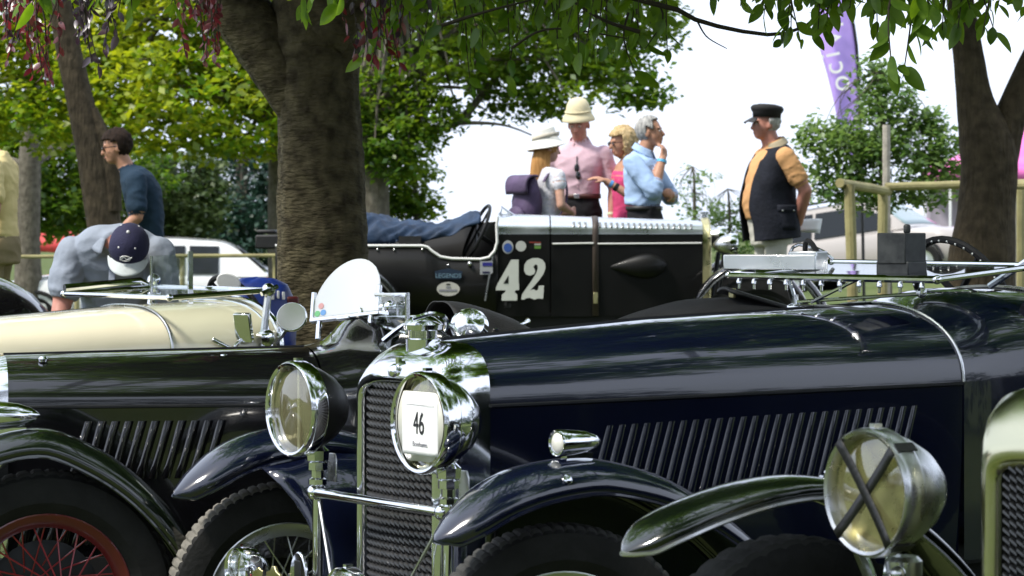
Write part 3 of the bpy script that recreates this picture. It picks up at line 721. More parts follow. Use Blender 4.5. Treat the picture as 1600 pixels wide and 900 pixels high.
def sidelight(parent, loc, R, L, yaw=0):
    b = MB(); b.lathe([(R * .9, 0), (R, -.006), (R * 1.03, -.02), (R, -L * .3), (R * .86, -L * .6), (R * .55, -L * .85), (R * .2, -L * .97), (.002, -L)], (0, 0, 0), (1, 0, 0), 24)
    b.box((-L * .45, 0, -R * 1.05), (L * .6, R * .8, R * .5)); h = build('sidelight', b, M['chrome'], parent, loc, (0, 0, yaw))
    b = MB(); b.lathe([(.002, .008), (R * .5, .006), (R * .8, 0), (R * .92, -.006)], (0, 0, 0), (1, 0, 0), 24); build('lens', b, M['white_lens'], h)
    b = MB(); b.lathe([(R * .9, 0), (R * .98, .004), (R * 1.06, 0), (R * 1.06, -.008), (R * .98, -.010)], (0, 0, 0), (1, 0, 0), 24, False); build('rim', b, M['chrome'], h)
    return h
def louvre_mesh(L, slant, w=.030, d=.020):
    b = MB(); rings = []
    for i in range(9):
        u = i / 8; k = math.sin(math.pi * min(1, .06 + u * .94)) ** .35 if u < .5 else (1 - ((u - .5) / .5) ** 4) ** .5
        k = max(.02, k); z = -L * u; x = slant * u
        rings.append([V((x + w * .5, z * 0 + 0, z)), V((x + w * .30, d * .75 * k, z)), V((x, d * k, z)), V((x - w * .35, d * .8 * k, z)), V((x - w * .5, d * .15 * k, z)), V((x - w * .5, 0, z))])
    b.loft(rings, True); return b
def radiator(car, x0, outer, inner, depth, m_shell, rows, pitch, mesh_m, name='radiator'):
    """outer/inner: (half width, bottom z, shoulder z, top z); stepped rounded shell with an opening"""
    def out(x, w, zb, zs, zt, n=25, e=.62):
        return [V((x, w, zb)), V((x, w, zb + (zs - zb) * .5))] + [p for p in bsec(x, w, zs, zt, n, e)][::-1] + [V((x, -w, zb + (zs - zb) * .5)), V((x, -w, zb))]
    o, i = outer, inner; secs = []
    for f, dx in ((0, -.012), (.06, .004), (.16, .008), (.30, .004), (.52, -.016), (.76, -.05), (.93, -.09), (1, -depth)):
        q = [i[k] + (o[k] - i[k]) * f for k in range(4)]; secs.append(out(x0 + dx, *q))
    b = MB(); b.loft(secs, False); r = build(name, b, m_shell, car, smooth=60)
    b = MB(); b.loft([out(x0 - .03, i[0] + .01, i[1], i[2], i[3] + .01)], False)
    pts = out(x0 - .035, i[0] + .012, i[1], i[2], i[3] + .012); b.f.append(tuple(range(len(pts)))); b.m.append(0); build('core', b, M['black_matte'], r)
    # woven stone guard, row by row
    ym = i[0] - .004; src = {}
    for k in range(rows):
        z = i[3] - .012 - pitch * k
        if z < i[1]: break
        hw = ym
        if z > i[2]:
            s = min(.999, (z - i[2]) / (i[3] - i[2])); hw = ym * (1 - s ** (2 / .62)) ** .31 if s < 1 else .02
        hw = round(hw, 3)
        if hw < .03: continue
        if hw in src: again(src[hw], r, (x0 - .022, 0, z)); continue
        b = MB(); nt = max(4, int(hw * 2 / .024)); rg = []
        for j in range(nt * 2 + 1):
            y = -hw + hw * j / nt; bow = .018 * (1 - (y / ym) ** 2); zig = (.0062 if j % 2 else -.0062); xo = .006 if j % 2 else -.005
            rg.append([V((bow + xo - .004, y, -pitch * .30 + zig)), V((bow + xo + .005, y, -pitch * .08 + zig)), V((bow + xo + .004, y, pitch * .22 + zig)), V((bow + xo - .005, y, pitch * .34 + zig))])
        b.loft(rg, True); src[hw] = build('slat', b, mesh_m, r, (x0 - .022, 0, z), smooth=0)
    return r
def cfix(X, Y, th, z=None):
    return (X, Y, gz(X, Y) if z is None else z), math.pi + math.radians(th)

# ------------------------------------------------------------------ dark blue tourer, the main car
def blue_car():
    p, rz = cfix(-.287, 7.7, 35, 0)
    c = thing('vintage_tourer', p, rz, label='dark blue vintage tourer with big chrome headlights and tall mesh radiator, nearest in the middle', cat='car')
    bp = M['blue_paint']
    S = lambda x: (lerp([(-1.79, .42), (-.10, .25)], x), lerp([(-1.79, 1.062), (-.10, 1.046)], x), lerp([(-1.79, 1.300), (-.83, 1.268), (-.10, 1.222)], x))
    xs = [-.10 - 1.69 * i / 30 for i in range(31)]
    bo = shell('bonnet', [bsec(x, *S(x), 33, .90) for x in xs], bp, c)
    b = MB()
    for s in (-1, 1): b.tube([(x, s * (S(x)[0] + .003), S(x)[1] - .004) for x in xs[::3]], .0055, 6)
    b.tube([(x, 0, S(x)[2] + .001) for x in xs[::2]], .005, 6); build('hinge', b, M['dark_metal'], bo)
    for s in (-1, 1):
        b = MB(); b.grid(lambda u, v: V((-.10 - 1.69 * u, s * (S(-.10 - 1.69 * u)[0] - .004 - .02 * v * v), S(-.10 - 1.69 * u)[1] - .008 - .56 * v)), 30, 8)
        sp = build('bonnet_side', b, bp, c, smooth=50)
        ang = math.atan2(.17, 1.69) * s; src = None
        for k in range(27):
            x = -.50 - .0425 * k; loc = (x, s * (S(x)[0] - .006), .972 + .022 * k / 26)
            if src is None:
                lm = louvre_mesh(.26, .075, .026, .0085); 
                if s < 0: lm.v = [(a, -q, d) for a, q, d in lm.v]
                src = build('louvre', lm, bp, sp, loc, (0, 0, -ang), smooth=50)
            else: again(src, sp, loc)
    # scuttle, then the tub
    def sc(x):
        t = (-1.79 - x); return (.42 + .15 * sstep(t / .9), 1.062 + .05 * sstep(t / .9), 1.300 + .055 * sstep(t / .35) - .02 * t)
    sx = [-1.795 - .55 * i / 14 for i in range(15)]
    shell('scuttle', [[V((x, -sc(x)[0], .5))] + bsec(x, *sc(x), 33, .90) + [V((x, sc(x)[0], .5))] for x in sx], bp, c)
    b = MB()
    for xx, dr in ((-1.79, .006), (-2.345, .009)):
        s3 = S(-1.79) if xx > -1.8 else sc(-2.345); b.tube([q + V((0, 0, .002)) for q in bsec(xx, s3[0] + .003, s3[1] - .0, s3[2] + .002, 33, .90)], dr if xx < -2 else .005, 6)
    b.tube([q for q in spline([(-1.50, -.05, 1.298), (-1.62, .10, 1.292), (-1.74, .24, 1.255), (-1.785, .33, 1.20)], 12)], .0035, 5)
    build('trim_bead', b, M['dull_chrome'], c)
    def tub(u, v):
        x = -2.35 - 1.35 * u; w = .57 - .10 * u * u; z = 1.10 - .10 * math.sin(math.pi * min(1, u * 1.3)) + .05 * u
        a = -1 + 2 * v; return V((x, w * a, .45)) if False else V((x, math.copysign(w, a) if abs(a) > .3 else w * a / .3, z - (abs(a) - .3) / .7 * .62 if abs(a) > .3 else .55))
    for s in (-1, 1):
        b = MB(); b.grid(lambda u, v: V((-2.348 - 1.4 * u, s * (.57 - .12 * u * u + .01 * math.sin(math.pi * v)), .45 + (lerp([(0, 1.16), (.15, 1.06), (.55, 1.04), (.8, 1.12), (1, 1.08)], u) - .45) * v)), 24, 8)
        build('body_side', b, bp, c, solid=.02)
    b = MB(); b.grid(lambda u, v: V((-3.74 - .12 * math.sin(math.pi * v), -.45 + .9 * u, .45 + .63 * v)), 6, 8); b.box((-3.0, 0, .5), (1.4, .9, .04)); build('tail_panel', b, bp, c, solid=.02)
    for y in (-.28, .28):
        b = MB(); b.grid(lambda u, v: V((-2.98 - .16 * v - .05 * math.sin(math.pi * u), y - .22 + .44 * u, .70 + .42 * v * (1 - .12 * (2 * u - 1) ** 2))), 8, 8); build('seat_back', b, M['leather'], c, solid=.08)
    # radiator
    r = radiator(c, .058, (.25, .46, 1.046, 1.222), (.190, .46, 1.03, 1.100), .158, M['chrome'], 30, .0232, M['grille'])
    b = MB(); b.lathe([(.048, -.02), (.050, .03), (.043, .033), (.043, .055), (.056, .058), (.058, .072), (.050, .082), (.034, .094), (.012, .100), (.002, .101)], (-.035, 0, 1.195), (0, 0, 1), 28)
    b.tube(spline([(-.10, .02, 1.25), (-.085, .045, 1.285), (-.035, .05, 1.30), (.02, .03, 1.285)], 8), .007, 6); build('filler_cap', b, M['chrome'], r)
    b = MB(); b.lathe([(.02, 0), (.020, .01), (.012, .018), (.002, .02)], (.06, 0, 1.135), (1, 0, .4), 14); b.box((.048, 0, 1.150), (.012, .016, .05)); build('badge', b, M['chrome'], r)
    # headlights, their posts and the bar
    for s in (-1, 1):
        headlamp(c, (.20, s * .35, 1.012), .143, .185, M['dark_metal'] if s < 0 else M['chrome'], M['chrome'], M['lens'])
        b = MB(); b.tube([(.11, s * .352, .40), (.11, s * .352, .80)], .016, 12); b.lathe([(.022, .78), (.028, .785), (.028, .80), (.020, .805), (.020, .825), (.030, .828), (.030, .850), (.024, .853), (.034, .856), (.036, .885), (.02, .9)], (.11, s * .352, 0), (0, 0, 1), 8)
        b.lathe([(.024, .745), (.026, .75), (.026, .775), (.02, .78)], (.11, s * .352, 0), (0, 0, 1), 16); build('lamp_post', b, M['chrome'], c, smooth=40)
        b = MB(); b.prism([V((.055, s * .352 + .048 * q[0], q[1])) for q in ((-.5, .79), (.5, .79), (.5, .855), (.3, .875), (-.3, .875), (-.5, .855))], (0, 0, 0), (.006, 0, 0)); build('bracket', b, M['dull_chrome'], c, bevel=.002)
    b = MB(); b.tube([(.125, -.36, .762), (.125, .36, .762)], .0145, 14)
    for y in (-.345, .345): b.ball((.125, y, .762), .024)
    build('cross_bar', b, M['chrome'], c)
    for y0, y1 in ((-.33, -.20), (.33, .16)):
        b = MB(); b.tube([(.118, y0, .735), (.15, y1, .50)], .005, 6); build('stay_rod', b, M['dull_chrome'], c)
    for y in (-.34, .235): headlamp(c, (.385, y, .552), .066, .10, M['chrome'], M['chrome'], M['lens_clear'], 'driving_lamp', bar=False, n=28)
    b = MB(); b.tube([(.30, -.55, .49), (.30, .55, .49)], .013, 10); build('badge_bar', b, M['chrome'], c)
    b = MB(); b.prism([V((0, .05 * math.cos(a), .095 * math.sin(a))) for a in [2 * math.pi * k / 24 for k in range(24)]], (0, 0, 0), (.012, 0, 0)); bg = build('badge', b, M['chrome'], c, (.30, -.125, .525), bevel=.004, label='chrome oval club badge with a red foot')
    b = MB(); b.box((.016, 0, -.06), (.006, .05, .045)); build('badge_field', b, mat('badge_red', (.45, .05, .03), .4), bg, bevel=.004)
    b = MB(); b.box((.013, 0, .02), (.004, .03, .10)); build('badge_stripe', b, M['dark_metal'], bg, bevel=.003)
    b = MB(); b.prism([V((0, .04 * x, .035 * z)) for x, z in ((-1, -1), (1, -1), (1, .5), (.45, .7), (.2, 1.1), (-.2, 1.1), (-.45, .7), (-1, .5))], (0, 0, 0), (.01, 0, 0)); build('badge', b, M['brass'], c, (.32, -.235, .53), bevel=.002, label='small crowned brass badge')
    b = MB(); b.lathe([(.055, 0), (.055, .006), (.042, .01), (.03, .03), (.012, .036), (.002, .037)], (.28, -.03, .50), (1, 0, 0), 24); build('horn', b, M['chrome'], c)
    # wings, valances, wheels, sidelights
    fp = [(.398, .738, .001, .001), (.390, .750, .030, .018), (.372, .768, .056, .032), (.33, .808, .085, .045), (.24, .872, .108, .06), (.12, .916, .118, .07), (-.05, .931, .122, .07), (-.20, .908, .122, .07), (-.34, .862, .122, .065), (-.48, .788, .122, .06), (-.62, .685, .122, .05), (-.78, .53, .122, .04), (-.95, .38, .12, .03)]
    for s in (-1, 1):
        fender(c, fp, s * .72, bp, bead=M['blue_paint'])
        b = MB(); b.grid(lambda u, v: V((lerp([(0, .16 - .10 * math.sin(math.pi * v)), (1, -.70)], u), s * (.605 - .265 * v ** .7), (lerp([(0, .82), (.25, .86), (.5, .84), (.75, .73), (1, .56)], u)) * (1 - v) + .36 * v)), 14, 10); build('inner_valance', b, bp, c, solid=.004)
        wheel(c, (0, s * .72, .38), .38, .145, .245, M['dull_chrome'], M['dull_chrome'], 36, math.radians(-22), 76, M['tread'] if s < 0 else None, s)
        wheel(c, (-2.95, s * .72, .38), .38, .145, .245, M['dull_chrome'], M['dull_chrome'], 24, 0, 40, None, s)
        fender(c, [(-2.4, .50, .11, .04), (-2.55, .72, .12, .06), (-2.8, .87, .12, .07), (-3.05, .885, .12, .07), (-3.3, .78, .12, .06), (-3.5, .55, .11, .05)], s * .72, bp, name='rear_fender')
        b = MB(); b.box((-1.68, s * .68, .36), (1.5, .22, .025)); build('running_board', b, bp, c, bevel=.008)
        sidelight(c, (.01, s * .725, .972), .035, .145)
        b = MB(); b.lathe([(.014, 0), (.014, .006), (.008, .010), (.002, .011)], (0, 0, 0), (0, 0, 1), 12); build('bolt', b, M['chrome'], c, (.055, s * .83, .885), (s * -1.1, 0, 0))
    b = MB(); b.box((-1.6, 0, .42), (3.9, .62, .10)); b.box((.02, 0, .40), (.34, .70, .08)); b.tube([(0, -.7, .36), (0, .7, .36)], .03, 8)
    build('chassis', b, M['black_matte'], c)
    # folded windscreen lying over the scuttle
    A, Bq, Cq, D = V((-1.60, -.5, 1.388)), V((-1.60, .5, 1.388)), V((-2.06, .5, 1.428)), V((-2.06, -.5, 1.430))
    b = MB(); b.tube([A, A.lerp(Bq, .5) + V((.03, 0, 0)), Bq], .012, 10); b.tube([Bq, Cq], .010, 8); b.tube([Cq, D], .010, 8); b.tube([D, A], .010, 8)
    for q in (A, Bq, Cq, D): b.ball(q, .015, 10, 6)
    ws = build('windscreen_frame', b, M['chrome'], c)
    b = MB(); b.prism([A, Bq, Cq, D], (0, 0, -.002), (0, 0, .002)); build('windscreen_glass', b, M['glass'], ws)
    src = None
    for k in range(11):
        y = -.44 + .088 * k; loc = (-1.60 + .03 * (1 - (y / .5) ** 2), y, 1.372)
        if src is None:
            b = MB(); b.lathe([(.006, .006), (.009, 0), (.009, -.010), (.005, -.012), (.005, -.028), (.002, -.030)], (0, 0, 0), (0, 0, 1), 8); src = build('stud', b, M['chrome'], ws, loc)
        else: again(src, ws, loc)
    b = MB(); b.tube([(-1.72, -.30, 1.29), (-1.70, -.32, 1.385)], .012, 8); b.tube([(-1.72, -.30, 1.30), (-1.86, .16, 1.335)], .006, 6); b.tube([(-1.74, -.24, 1.30), (-1.72, .02, 1.385)], .006, 6); b.ball((-1.86, .16, 1.338), .018)
    b.lathe([(.03, 0), (.028, .012), (.012, .02), (.010, .05)], (-1.72, -.30, 1.275), (0, 0, 1), 12); build('screen_stay', b, M['chrome'], ws)
    b = MB(); b.tube([(-2.03, .30, 1.36), (-2.03, .50, 1.46), (-2.05, .53, 1.42), (-2.05, .56, 1.30)], .012, 8); b.lathe([(.022, 0), (.022, .02), (.012, .03)], (-2.05, .50, 1.42), (0, 1, 0), 12); build('hinge_arm', b, M['chrome'], ws)
    # aluminium wiper cover and black wiper motor box on the screen
    b = MB(); b.box((0, 0, 0), (.05, .34, .052)); b.box((-.035, .12, .006), (.10, .10, .064)); build('wiper_cover', b, M['alu'], ws, (-1.72, -.42, 1.432), (0, .0, .45), bevel=.004)
    bx = MB(); bx.box((0, 0, .01), (.11, .115, .10)); bx.box((.0, 0, -.055), (.10, .13, .045)); bx.box((-.02, -.065, .01), (.06, .02, .085)); bx.lathe([(.012, .05), (.012, .075), (.004, .078)], (.01, .03, .01), (0, 0, 1), 10)
    build('wiper_motor', bx, mat('painted_box', (.010, .012, .013), .45, col2=(.05, .055, .055), vs=26, rvar=.2), ws, (-1.80, .13, 1.472), (0, 0, .15), bevel=.006)
    b = MB(); b.tube(spline([(-1.88, -.52, 1.445), (-1.90, -.50, 1.49), (-1.95, -.44, 1.475), (-1.98, -.40, 1.44)], 9), .006, 6); build('wiper_arm', b, M['chrome'], ws)
    b = MB(); hc = V((-1.86, -.36, 1.44)); b.tube([hc + V((.03 * math.sin(a), .035 * math.cos(a), .085 * math.sin(a) - .02)) for a in [math.pi * k / 12 for k in range(13)]], .009, 8); b.ball(hc + V((0, 0, -.015)), (.02, .03, .012), 10, 6); build('mirror_hoop', b, M['black_matte'], ws)
    # steering wheel
    t_ = Matrix.Rotation(math.radians(28), 3, 'Y'); cn = V((-2.42, -.24, 1.31)); b = MB()
    ring = [cn + t_ @ V((-.02, .215 * math.cos(a), .215 * math.sin(a))) for a in [2 * math.pi * k / 36 for k in range(36)]]
    b.tube(ring, .0135, 8, True)
    for k in range(4):
        a = math.pi / 4 + k * math.pi / 2; b.tube([cn, cn + t_ @ V((-.02, .21 * math.cos(a), .21 * math.sin(a)))], [.014, .009], 6)
    b.ball(cn, .03); sw = build('steering_wheel', b, M['black_matte'], c)
    src = None
    for k in range(36):
        if src is None: bb = MB(); bb.ball((0, 0, 0), .006, 6, 4); src = build('grip_knob', bb, M['dull_chrome'], sw, ring[k] + t_ @ V((.012, 0, 0)))
        else: again(src, sw, ring[k] + t_ @ V((.012, 0, 0)))
    b = MB(); b.tube([cn, cn + t_ @ V((.7, 0, 0)) + V((0, 0, -.1))], .018, 8); build('column', b, M['dark_metal'], sw)
    b = MB(); b.lathe([(.002, .10), (.06, .09), (.10, .05), (.115, 0), (.115, -.03), (.002, -.03)], (-2.32, .34, 1.36), (0, 0, 1), 24); build('scuttle_cowl', b, M['hood_cloth'], c)
    return c, p, rz
CAR, CP, CRZ = blue_car()
def incar(p, rz, x, y, z): return V(p) + Matrix.Rotation(rz, 3, 'Z') @ V((x, y, z))

# number sheet held over the near headlight (stands on its own)
def number_sheet():
    o = incar(CP, CRZ, .1945, .35, 1.012); t = thing('number_sheet', o, CRZ, label='white paper sheet reading 46 fixed over the right-hand headlight of the blue tourer', cat='paper sign')
    out = []
    for k in range(48):
        an = 2 * math.pi * k / 48; r_ = min(.119, .105 / max(1e-6, abs(math.sin(an) if math.sin(an) < 0 else math.sin(an) * 1.22))); y, z = r_ * math.cos(an), r_ * math.sin(an)
        out.append(V((.010 + .003 * math.sin(40 * y + 3) - .25 * y * y, y, z)))
    b = MB(); b.add([V((.011, 0, 0))] + out, [(0, 1 + k, 1 + (k + 1) % 48) for k in range(48)]); build('sleeve', b, M['sleeve'], t, solid=.0012)
    b = MB(); b.grid(lambda u, v: V((.0135 + .001 * math.sin(4 * u + 2 * v) - .25 * (-.082 + .176 * u) ** 2, -.082 + .176 * u, -.088 + .158 * v)), 12, 12); build('sheet', b, M['paper'], t, solid=.0008)
    R = (math.radians(90), 0, math.radians(90))
    lettering('number', '46', .088, M['ink'], t, (.0155, .004, -.003), R, .0006, sx=.62)
    lettering('lettering', 'Bonhams', .020, M['grey_ink'], t, (.0155, .010, -.058), R, .0005)
    for k in range(26):
        b = MB(); b.box((.0150, -.058, .050), (.0015, .0036, .0060 if k % 5 else .001)); 
        if k == 0: src = build('print_mark', b, M['grey_ink'], t, smooth=0)
        else: again(src, t, (0, .0055 * k, 0))
number_sheet()

# ------------------------------------------------------------------ black car with the red wheel behind it
def black_car():
    p, rz = cfix(-1.61, 8.96, 14, 0); bp = M['black_paint']
    c = thing('vintage_racer', p, rz, label='black vintage two-seater with a red wire wheel, left of the blue tourer', cat='car')
    S = lambda x: (lerp([(-.92, .385), (.10, .275)], x), .966, lerp([(-.92, 1.140), (.10, 1.124)], x))
    xs = [.10 - 1.02 * i / 20 for i in range(21)]
    bo = shell('bonnet', [bsec(x, *S(x), 33, .90) for x in xs], bp, c)
    b = MB()
    for s in (-1, 1): b.tube([(x, s * (S(x)[0] + .003), S(x)[1] - .003) for x in xs[::3]], .0055, 6)
    b.tube([(x, 0, S(x)[2]) for x in xs[::2]], .005, 6); build('hinge', b, M['dark_metal'], bo)
    for s in (-1, 1):
        b = MB(); b.grid(lambda u, v: V((.10 - 1.02 * u, s * (S(.10 - 1.02 * u)[0] - .004 - .01 * v), .958 - .5 * v)), 24, 8); sp = build('bonnet_side', b, bp, c)
        ang = math.atan2(.11, 1.02) * s; src = None
        for row, (x0, z0, n) in enumerate(((-.16, .915, 11), (-.0, .80, 9))):
            for k in range(n):
                x = x0 - .043 * k; loc = (x, s * (S(x)[0] - .006), z0)
                if src is None:
                    lm = louvre_mesh(.19, .055, .030, .008)
                    if s < 0: lm.v = [(a, -q, d) for a, q, d in lm.v]
                    src = build('louvre', lm, bp, sp, loc, (0, 0, -ang), smooth=50)
                elif row == 0 or k < 9: again(src, sp, (loc[0] + .0, loc[1], loc[2] if row == 0 else .70))
    radiator(c, .22, (.275, .42, .966, 1.124), (.23, .42, .93, 1.06), .12, M['chrome'], 24, .026, M['grille'])
    for x in (-.02, -.62):
        b = MB(); b.lathe([(.014, 0), (.016, .010), (.010, .018), (.002, .020)], (0, 0, 0), (0, 0, 1), 12); build('stud', b, M['chrome'], c, (x, .16, 1.105))
    # scuttle with the raised cowl
    def sc(x):
        t = (-.92 - x); h = .075 * sstep((t - .08) / .10)
        return (.385 + .10 * sstep(t / .6), .966 + .03 * sstep(t / .6), 1.140 + .03 * sstep(t / .15)), h
    secs = []
    for i in range(19):
        x = -.922 - .50 * i / 18; (w, zh, zt), h = sc(x); r = bsec(x, w, zh, zt)
        for q in r:
            q.z += h * math.exp(-((q.y + .02) / .17) ** 4)
        secs.append([V((x, -w, .46))] + r + [V((x, w, .46))])
    shell('scuttle', secs, bp, c)
    # body behind: sides, passenger tonneau cover, rear deck and folded hood
    for s in (-1, 1):
        b = MB(); b.grid(lambda u, v: V((-1.42 - 1.5 * u, s * (.485 - .12 * u * u), .46 + (lerp([(0, 1.0), (.2, .97), (.5, 1.0), (1, .95)], u) - .46) * v)), 20, 6); build('body_side', b, bp, c, solid=.02)
    def hump(u, v):
        x = -1.40 - .50 * u; y = -.40 + .80 * v
        z = 1.02 + .275 * (math.sin(math.pi * (.5 + .5 * u)) ** .55 if u > .02 else 1) * (1 - abs(2 * v - 1) ** 2.6) ** .6 - .04 * u
        return V((x, y, z + .006 * noise.noise(V((x * 9, y * 9, 0)))))
    b = MB(); b.grid(hump, 26, 30); tn = build('tonneau_cover', b, M['leather'], c, smooth=70, solid=.004)
    src = None
    for k in range(9):
        x = -1.44 - .045 * k; y = .26 + .012 * k; u = (-1.40 - x) / .5; q = hump(u, (y + .4) / .8) + V((0, .004, .004))
        if src is None: bb = MB(); bb.ball((0, 0, 0), (.009, .009, .006), 8, 5); src = build('snap_stud', bb, M['chrome'], tn, q)
        else: again(src, tn, q)
    b = MB(); b.grid(lambda u, v: V((-1.92 - 1.05 * u, -.42 * (1 - .3 * u) + .84 * v * (1 - .3 * u), .98 + .05 * math.sin(math.pi * v) + .02 * math.sin(math.pi * u))), 16, 12); build('rear_deck', b, bp, c, solid=.01)
    def hood(u, v):
        x = -1.98 - .80 * u; w = .40; a = math.pi * v
        k = math.sin(math.pi * min(1, .06 + u * .9)) ** .4
        return V((x, -w * math.cos(a), 1.06 + (.20 + .07 * u) * k * math.sin(a) ** .6 + .008 * noise.noise(V((x * 7, v * 6, 2)))))
    b = MB(); b.grid(hood, 26, 26); hd = build('folded_hood', b, M['hood_cloth'], c, smooth=70, solid=.004)
    src = None
    for k in range(8):
        u = .05 + .118 * k; q = hood(u, .80) + V((0, .006, .004))
        if src is None: bb = MB(); bb.ball((0, 0, 0), (.012, .010, .012), 8, 5); src = build('snap_stud', bb, M['chrome'], hd, q)
        else: again(src, hd, q)
    b = MB(); b.tube([hood(u / 12 * .98 + .01, .86) + V((0, .01, -.03)) for u in range(13)], .006, 6); b.tube([(-1.90, .30, 1.10), (-2.02, .36, 1.16), (-2.05, .37, 1.17)], .012, 8); build('hood_bow', b, M['chrome'], hd)
    b = MB(); b.grid(lambda u, v: V((-2.40 - .34 * u, .05 + .16 * v, 1.325 - .10 * u + .012 * math.sin(math.pi * v))), 8, 6); st = build('hood_strap', b, M['leather'], hd, solid=.012)
    b = MB(); b.box((-2.43, .13, 1.318), (.012, .05, .035)); build('buckle', b, M['brass'], st, bevel=.003)
    # aero screen on the cowl
    a0 = V((-1.06, .02, 1.245)); R = Euler((math.radians(7), math.radians(-20), math.radians(50))).to_matrix()
    out = [(-.125, 0), (.125, 0), (.125, .045)] + [(.125 * math.cos(a) + .035 * math.sin(a), .055 + .150 * math.sin(a)) for a in [math.pi * k / 22 for k in range(23)]] + [(-.125, .045)]
    b = MB(); b.prism([a0 + R @ V((0, y, z)) for y, z in out], R @ V((-.003, 0, 0)), R @ V((.003, 0, 0))); az = build('aero_screen', b, M['aero_glass'], c, smooth=40)
    b = MB(); b.box(a0 + R @ V((0, 0, -.004)), (.020, .27, .016), R)
    for s in (-1, 1): b.box(a0 + R @ V((0, s * .128, .045)), (.018, .014, .11), R)
    b.box(a0 + R @ V((.008, .0, -.012)), (.02, .05, .012), R); build('screen_frame', b, M['chrome'], az, bevel=.003)
    b = MB()
    for s in (-1, 1): b.tube([a0 + R @ V((0, s * .10, -.01)), a0 + R @ V((0, s * .10, -.075))], .010, 8)
    build('screen_leg', b, M['chrome'], az)
    for dy, dz, col in ((-.095, .045, (.50, .25, .25)), (-.085, .020, (.08, .25, .55)), (-.108, .018, (.10, .40, .15))):
        b = MB(); b.lathe([(.011, 0), (.011, .001)], a0 + R @ V((.0035, dy, dz)), R @ V((1, 0, 0)), 14); build('sticker', b, mat('sticker', col, .5), az)
    # clutter round the cockpit: second screen, mirror, chrome hoop, lamp
    b = MB(); F4 = [V((-1.16, .06, 1.215)), V((-1.16, .06, 1.318)), V((-1.21, .36, 1.325)), V((-1.21, .36, 1.195))]
    b.tube([F4[0], F4[1], F4[2], F4[3]], .009, 8); b.tube([F4[0], F4[3]], .007, 8); s2 = build('second_screen', b, M['chrome'], c)
    b = MB(); b.prism(F4, (-.002, 0, 0), (.002, 0, 0)); build('glass', b, M['glass'], s2)
    b = MB(); b.box((-1.185, .20, 1.265), (.05, .17, .025)); b.ball((-1.17, .26, 1.282), .022); b.ball((-1.17, .14, 1.275), .018); b.lathe([(.03, 0), (.034, .02), (.02, .05), (.004, .055)], (-1.15, .03, 1.25), (1, .3, .1), 16); b.lathe([(.022, 0), (.024, .02), (.012, .035)], (-1.12, .02, 1.222), (1, .2, 0), 14); build('clamp', b, M['chrome'], s2)
    b = MB(); b.tube(spline([(-1.13, .34, 1.17), (-1.20, .36, 1.225), (-1.28, .38, 1.243), (-1.35, .40, 1.22), (-1.39, .41, 1.17)], 14), .009, 8); build('chrome_hoop', b, M['chrome'], c)
    b = MB(); b.grid(lambda u, v: V((-1.12 - .26 * u, .33 + .05 * u, 1.10 + (.06 + .075 * math.sin(math.pi * u)) * v)), 12, 6); build('side_glass', b, M['glass'], c, solid=.004)
    b = MB(); b.lathe([(.06, 0), (.065, .01), (.05, .045), (.02, .06), (.002, .062)], (-1.42, .37, 1.215), (.2, .9, .35), 20); b.tube([(-1.42, .36, 1.21), (-1.40, .33, 1.10)], .010, 6); build('mirror_back', b, M['chrome'], c)
    b = MB(); b.tube([(-1.38 - .33 * math.sin(a), .37 - .7 * (a / math.pi) + .0, 1.165 + .06 * math.sin(a)) for a in [math.pi * k / 14 for k in range(8)]], .008, 8); build('cockpit_rail', b, M['chrome'], c)
    fp = [(.50, .52, .05, .03), (.47, .66, .09, .05), (.36, .81, .105, .06), (.20, .90, .11, .06), (.02, .928, .11, .06), (-.14, .866, .11, .06), (-.28, .765, .11, .055), (-.40, .63, .11, .05), (-.50, .46, .10, .04)]
    for s in (-1, 1):
        fender(c, fp, s * .74, M['green_black'], 36)
        wheel(c, (.014, s * .72, .40), .40, .15, .255, M['red_paint'], M['red_spoke'], 40, 0, 56, None, s, .06)
        wheel(c, (-2.55, s * .66, .40), .40, .15, .255, M['red_paint'], M['red_paint'], 24, 0, 40, None, s, .06)
        sidelight(c, (.20, s * .74, .968), .045, .17)
    b = MB(); b.lathe([(.17, 0), (.175, .03), (.13, .04), (.002, .045)], (.014, .64, .40), (0, 1, 0), 32); build('brake_drum', b, M['dark_metal'], c)
    headlamp(c, (.46, .30, .90), .11, .15, M['chrome'], M['chrome'], M['lens']); headlamp(c, (.46, -.30, .90), .11, .15, M['chrome'], M['chrome'], M['lens'])
    b = MB(); b.tube([(.38, -.30, .60), (.38, -.30, .80)], .016, 8); b.tube([(.38, .30, .60), (.38, .30, .80)], .016, 8); b.tube([(.38, -.6, .62), (.38, .6, .62)], .014, 8); build('lamp_bar', b, M['chrome'], c)
    b = MB(); b.box((-1.1, 0, .42), (3.0, .60, .10)); b.tube([(.014, -.7, .38), (.014, .7, .38)], .03, 8); b.box((-1.6, 0, .55), (1.2, .8, .04)); build('chassis', b, M['black_matte'], c)
black_car()

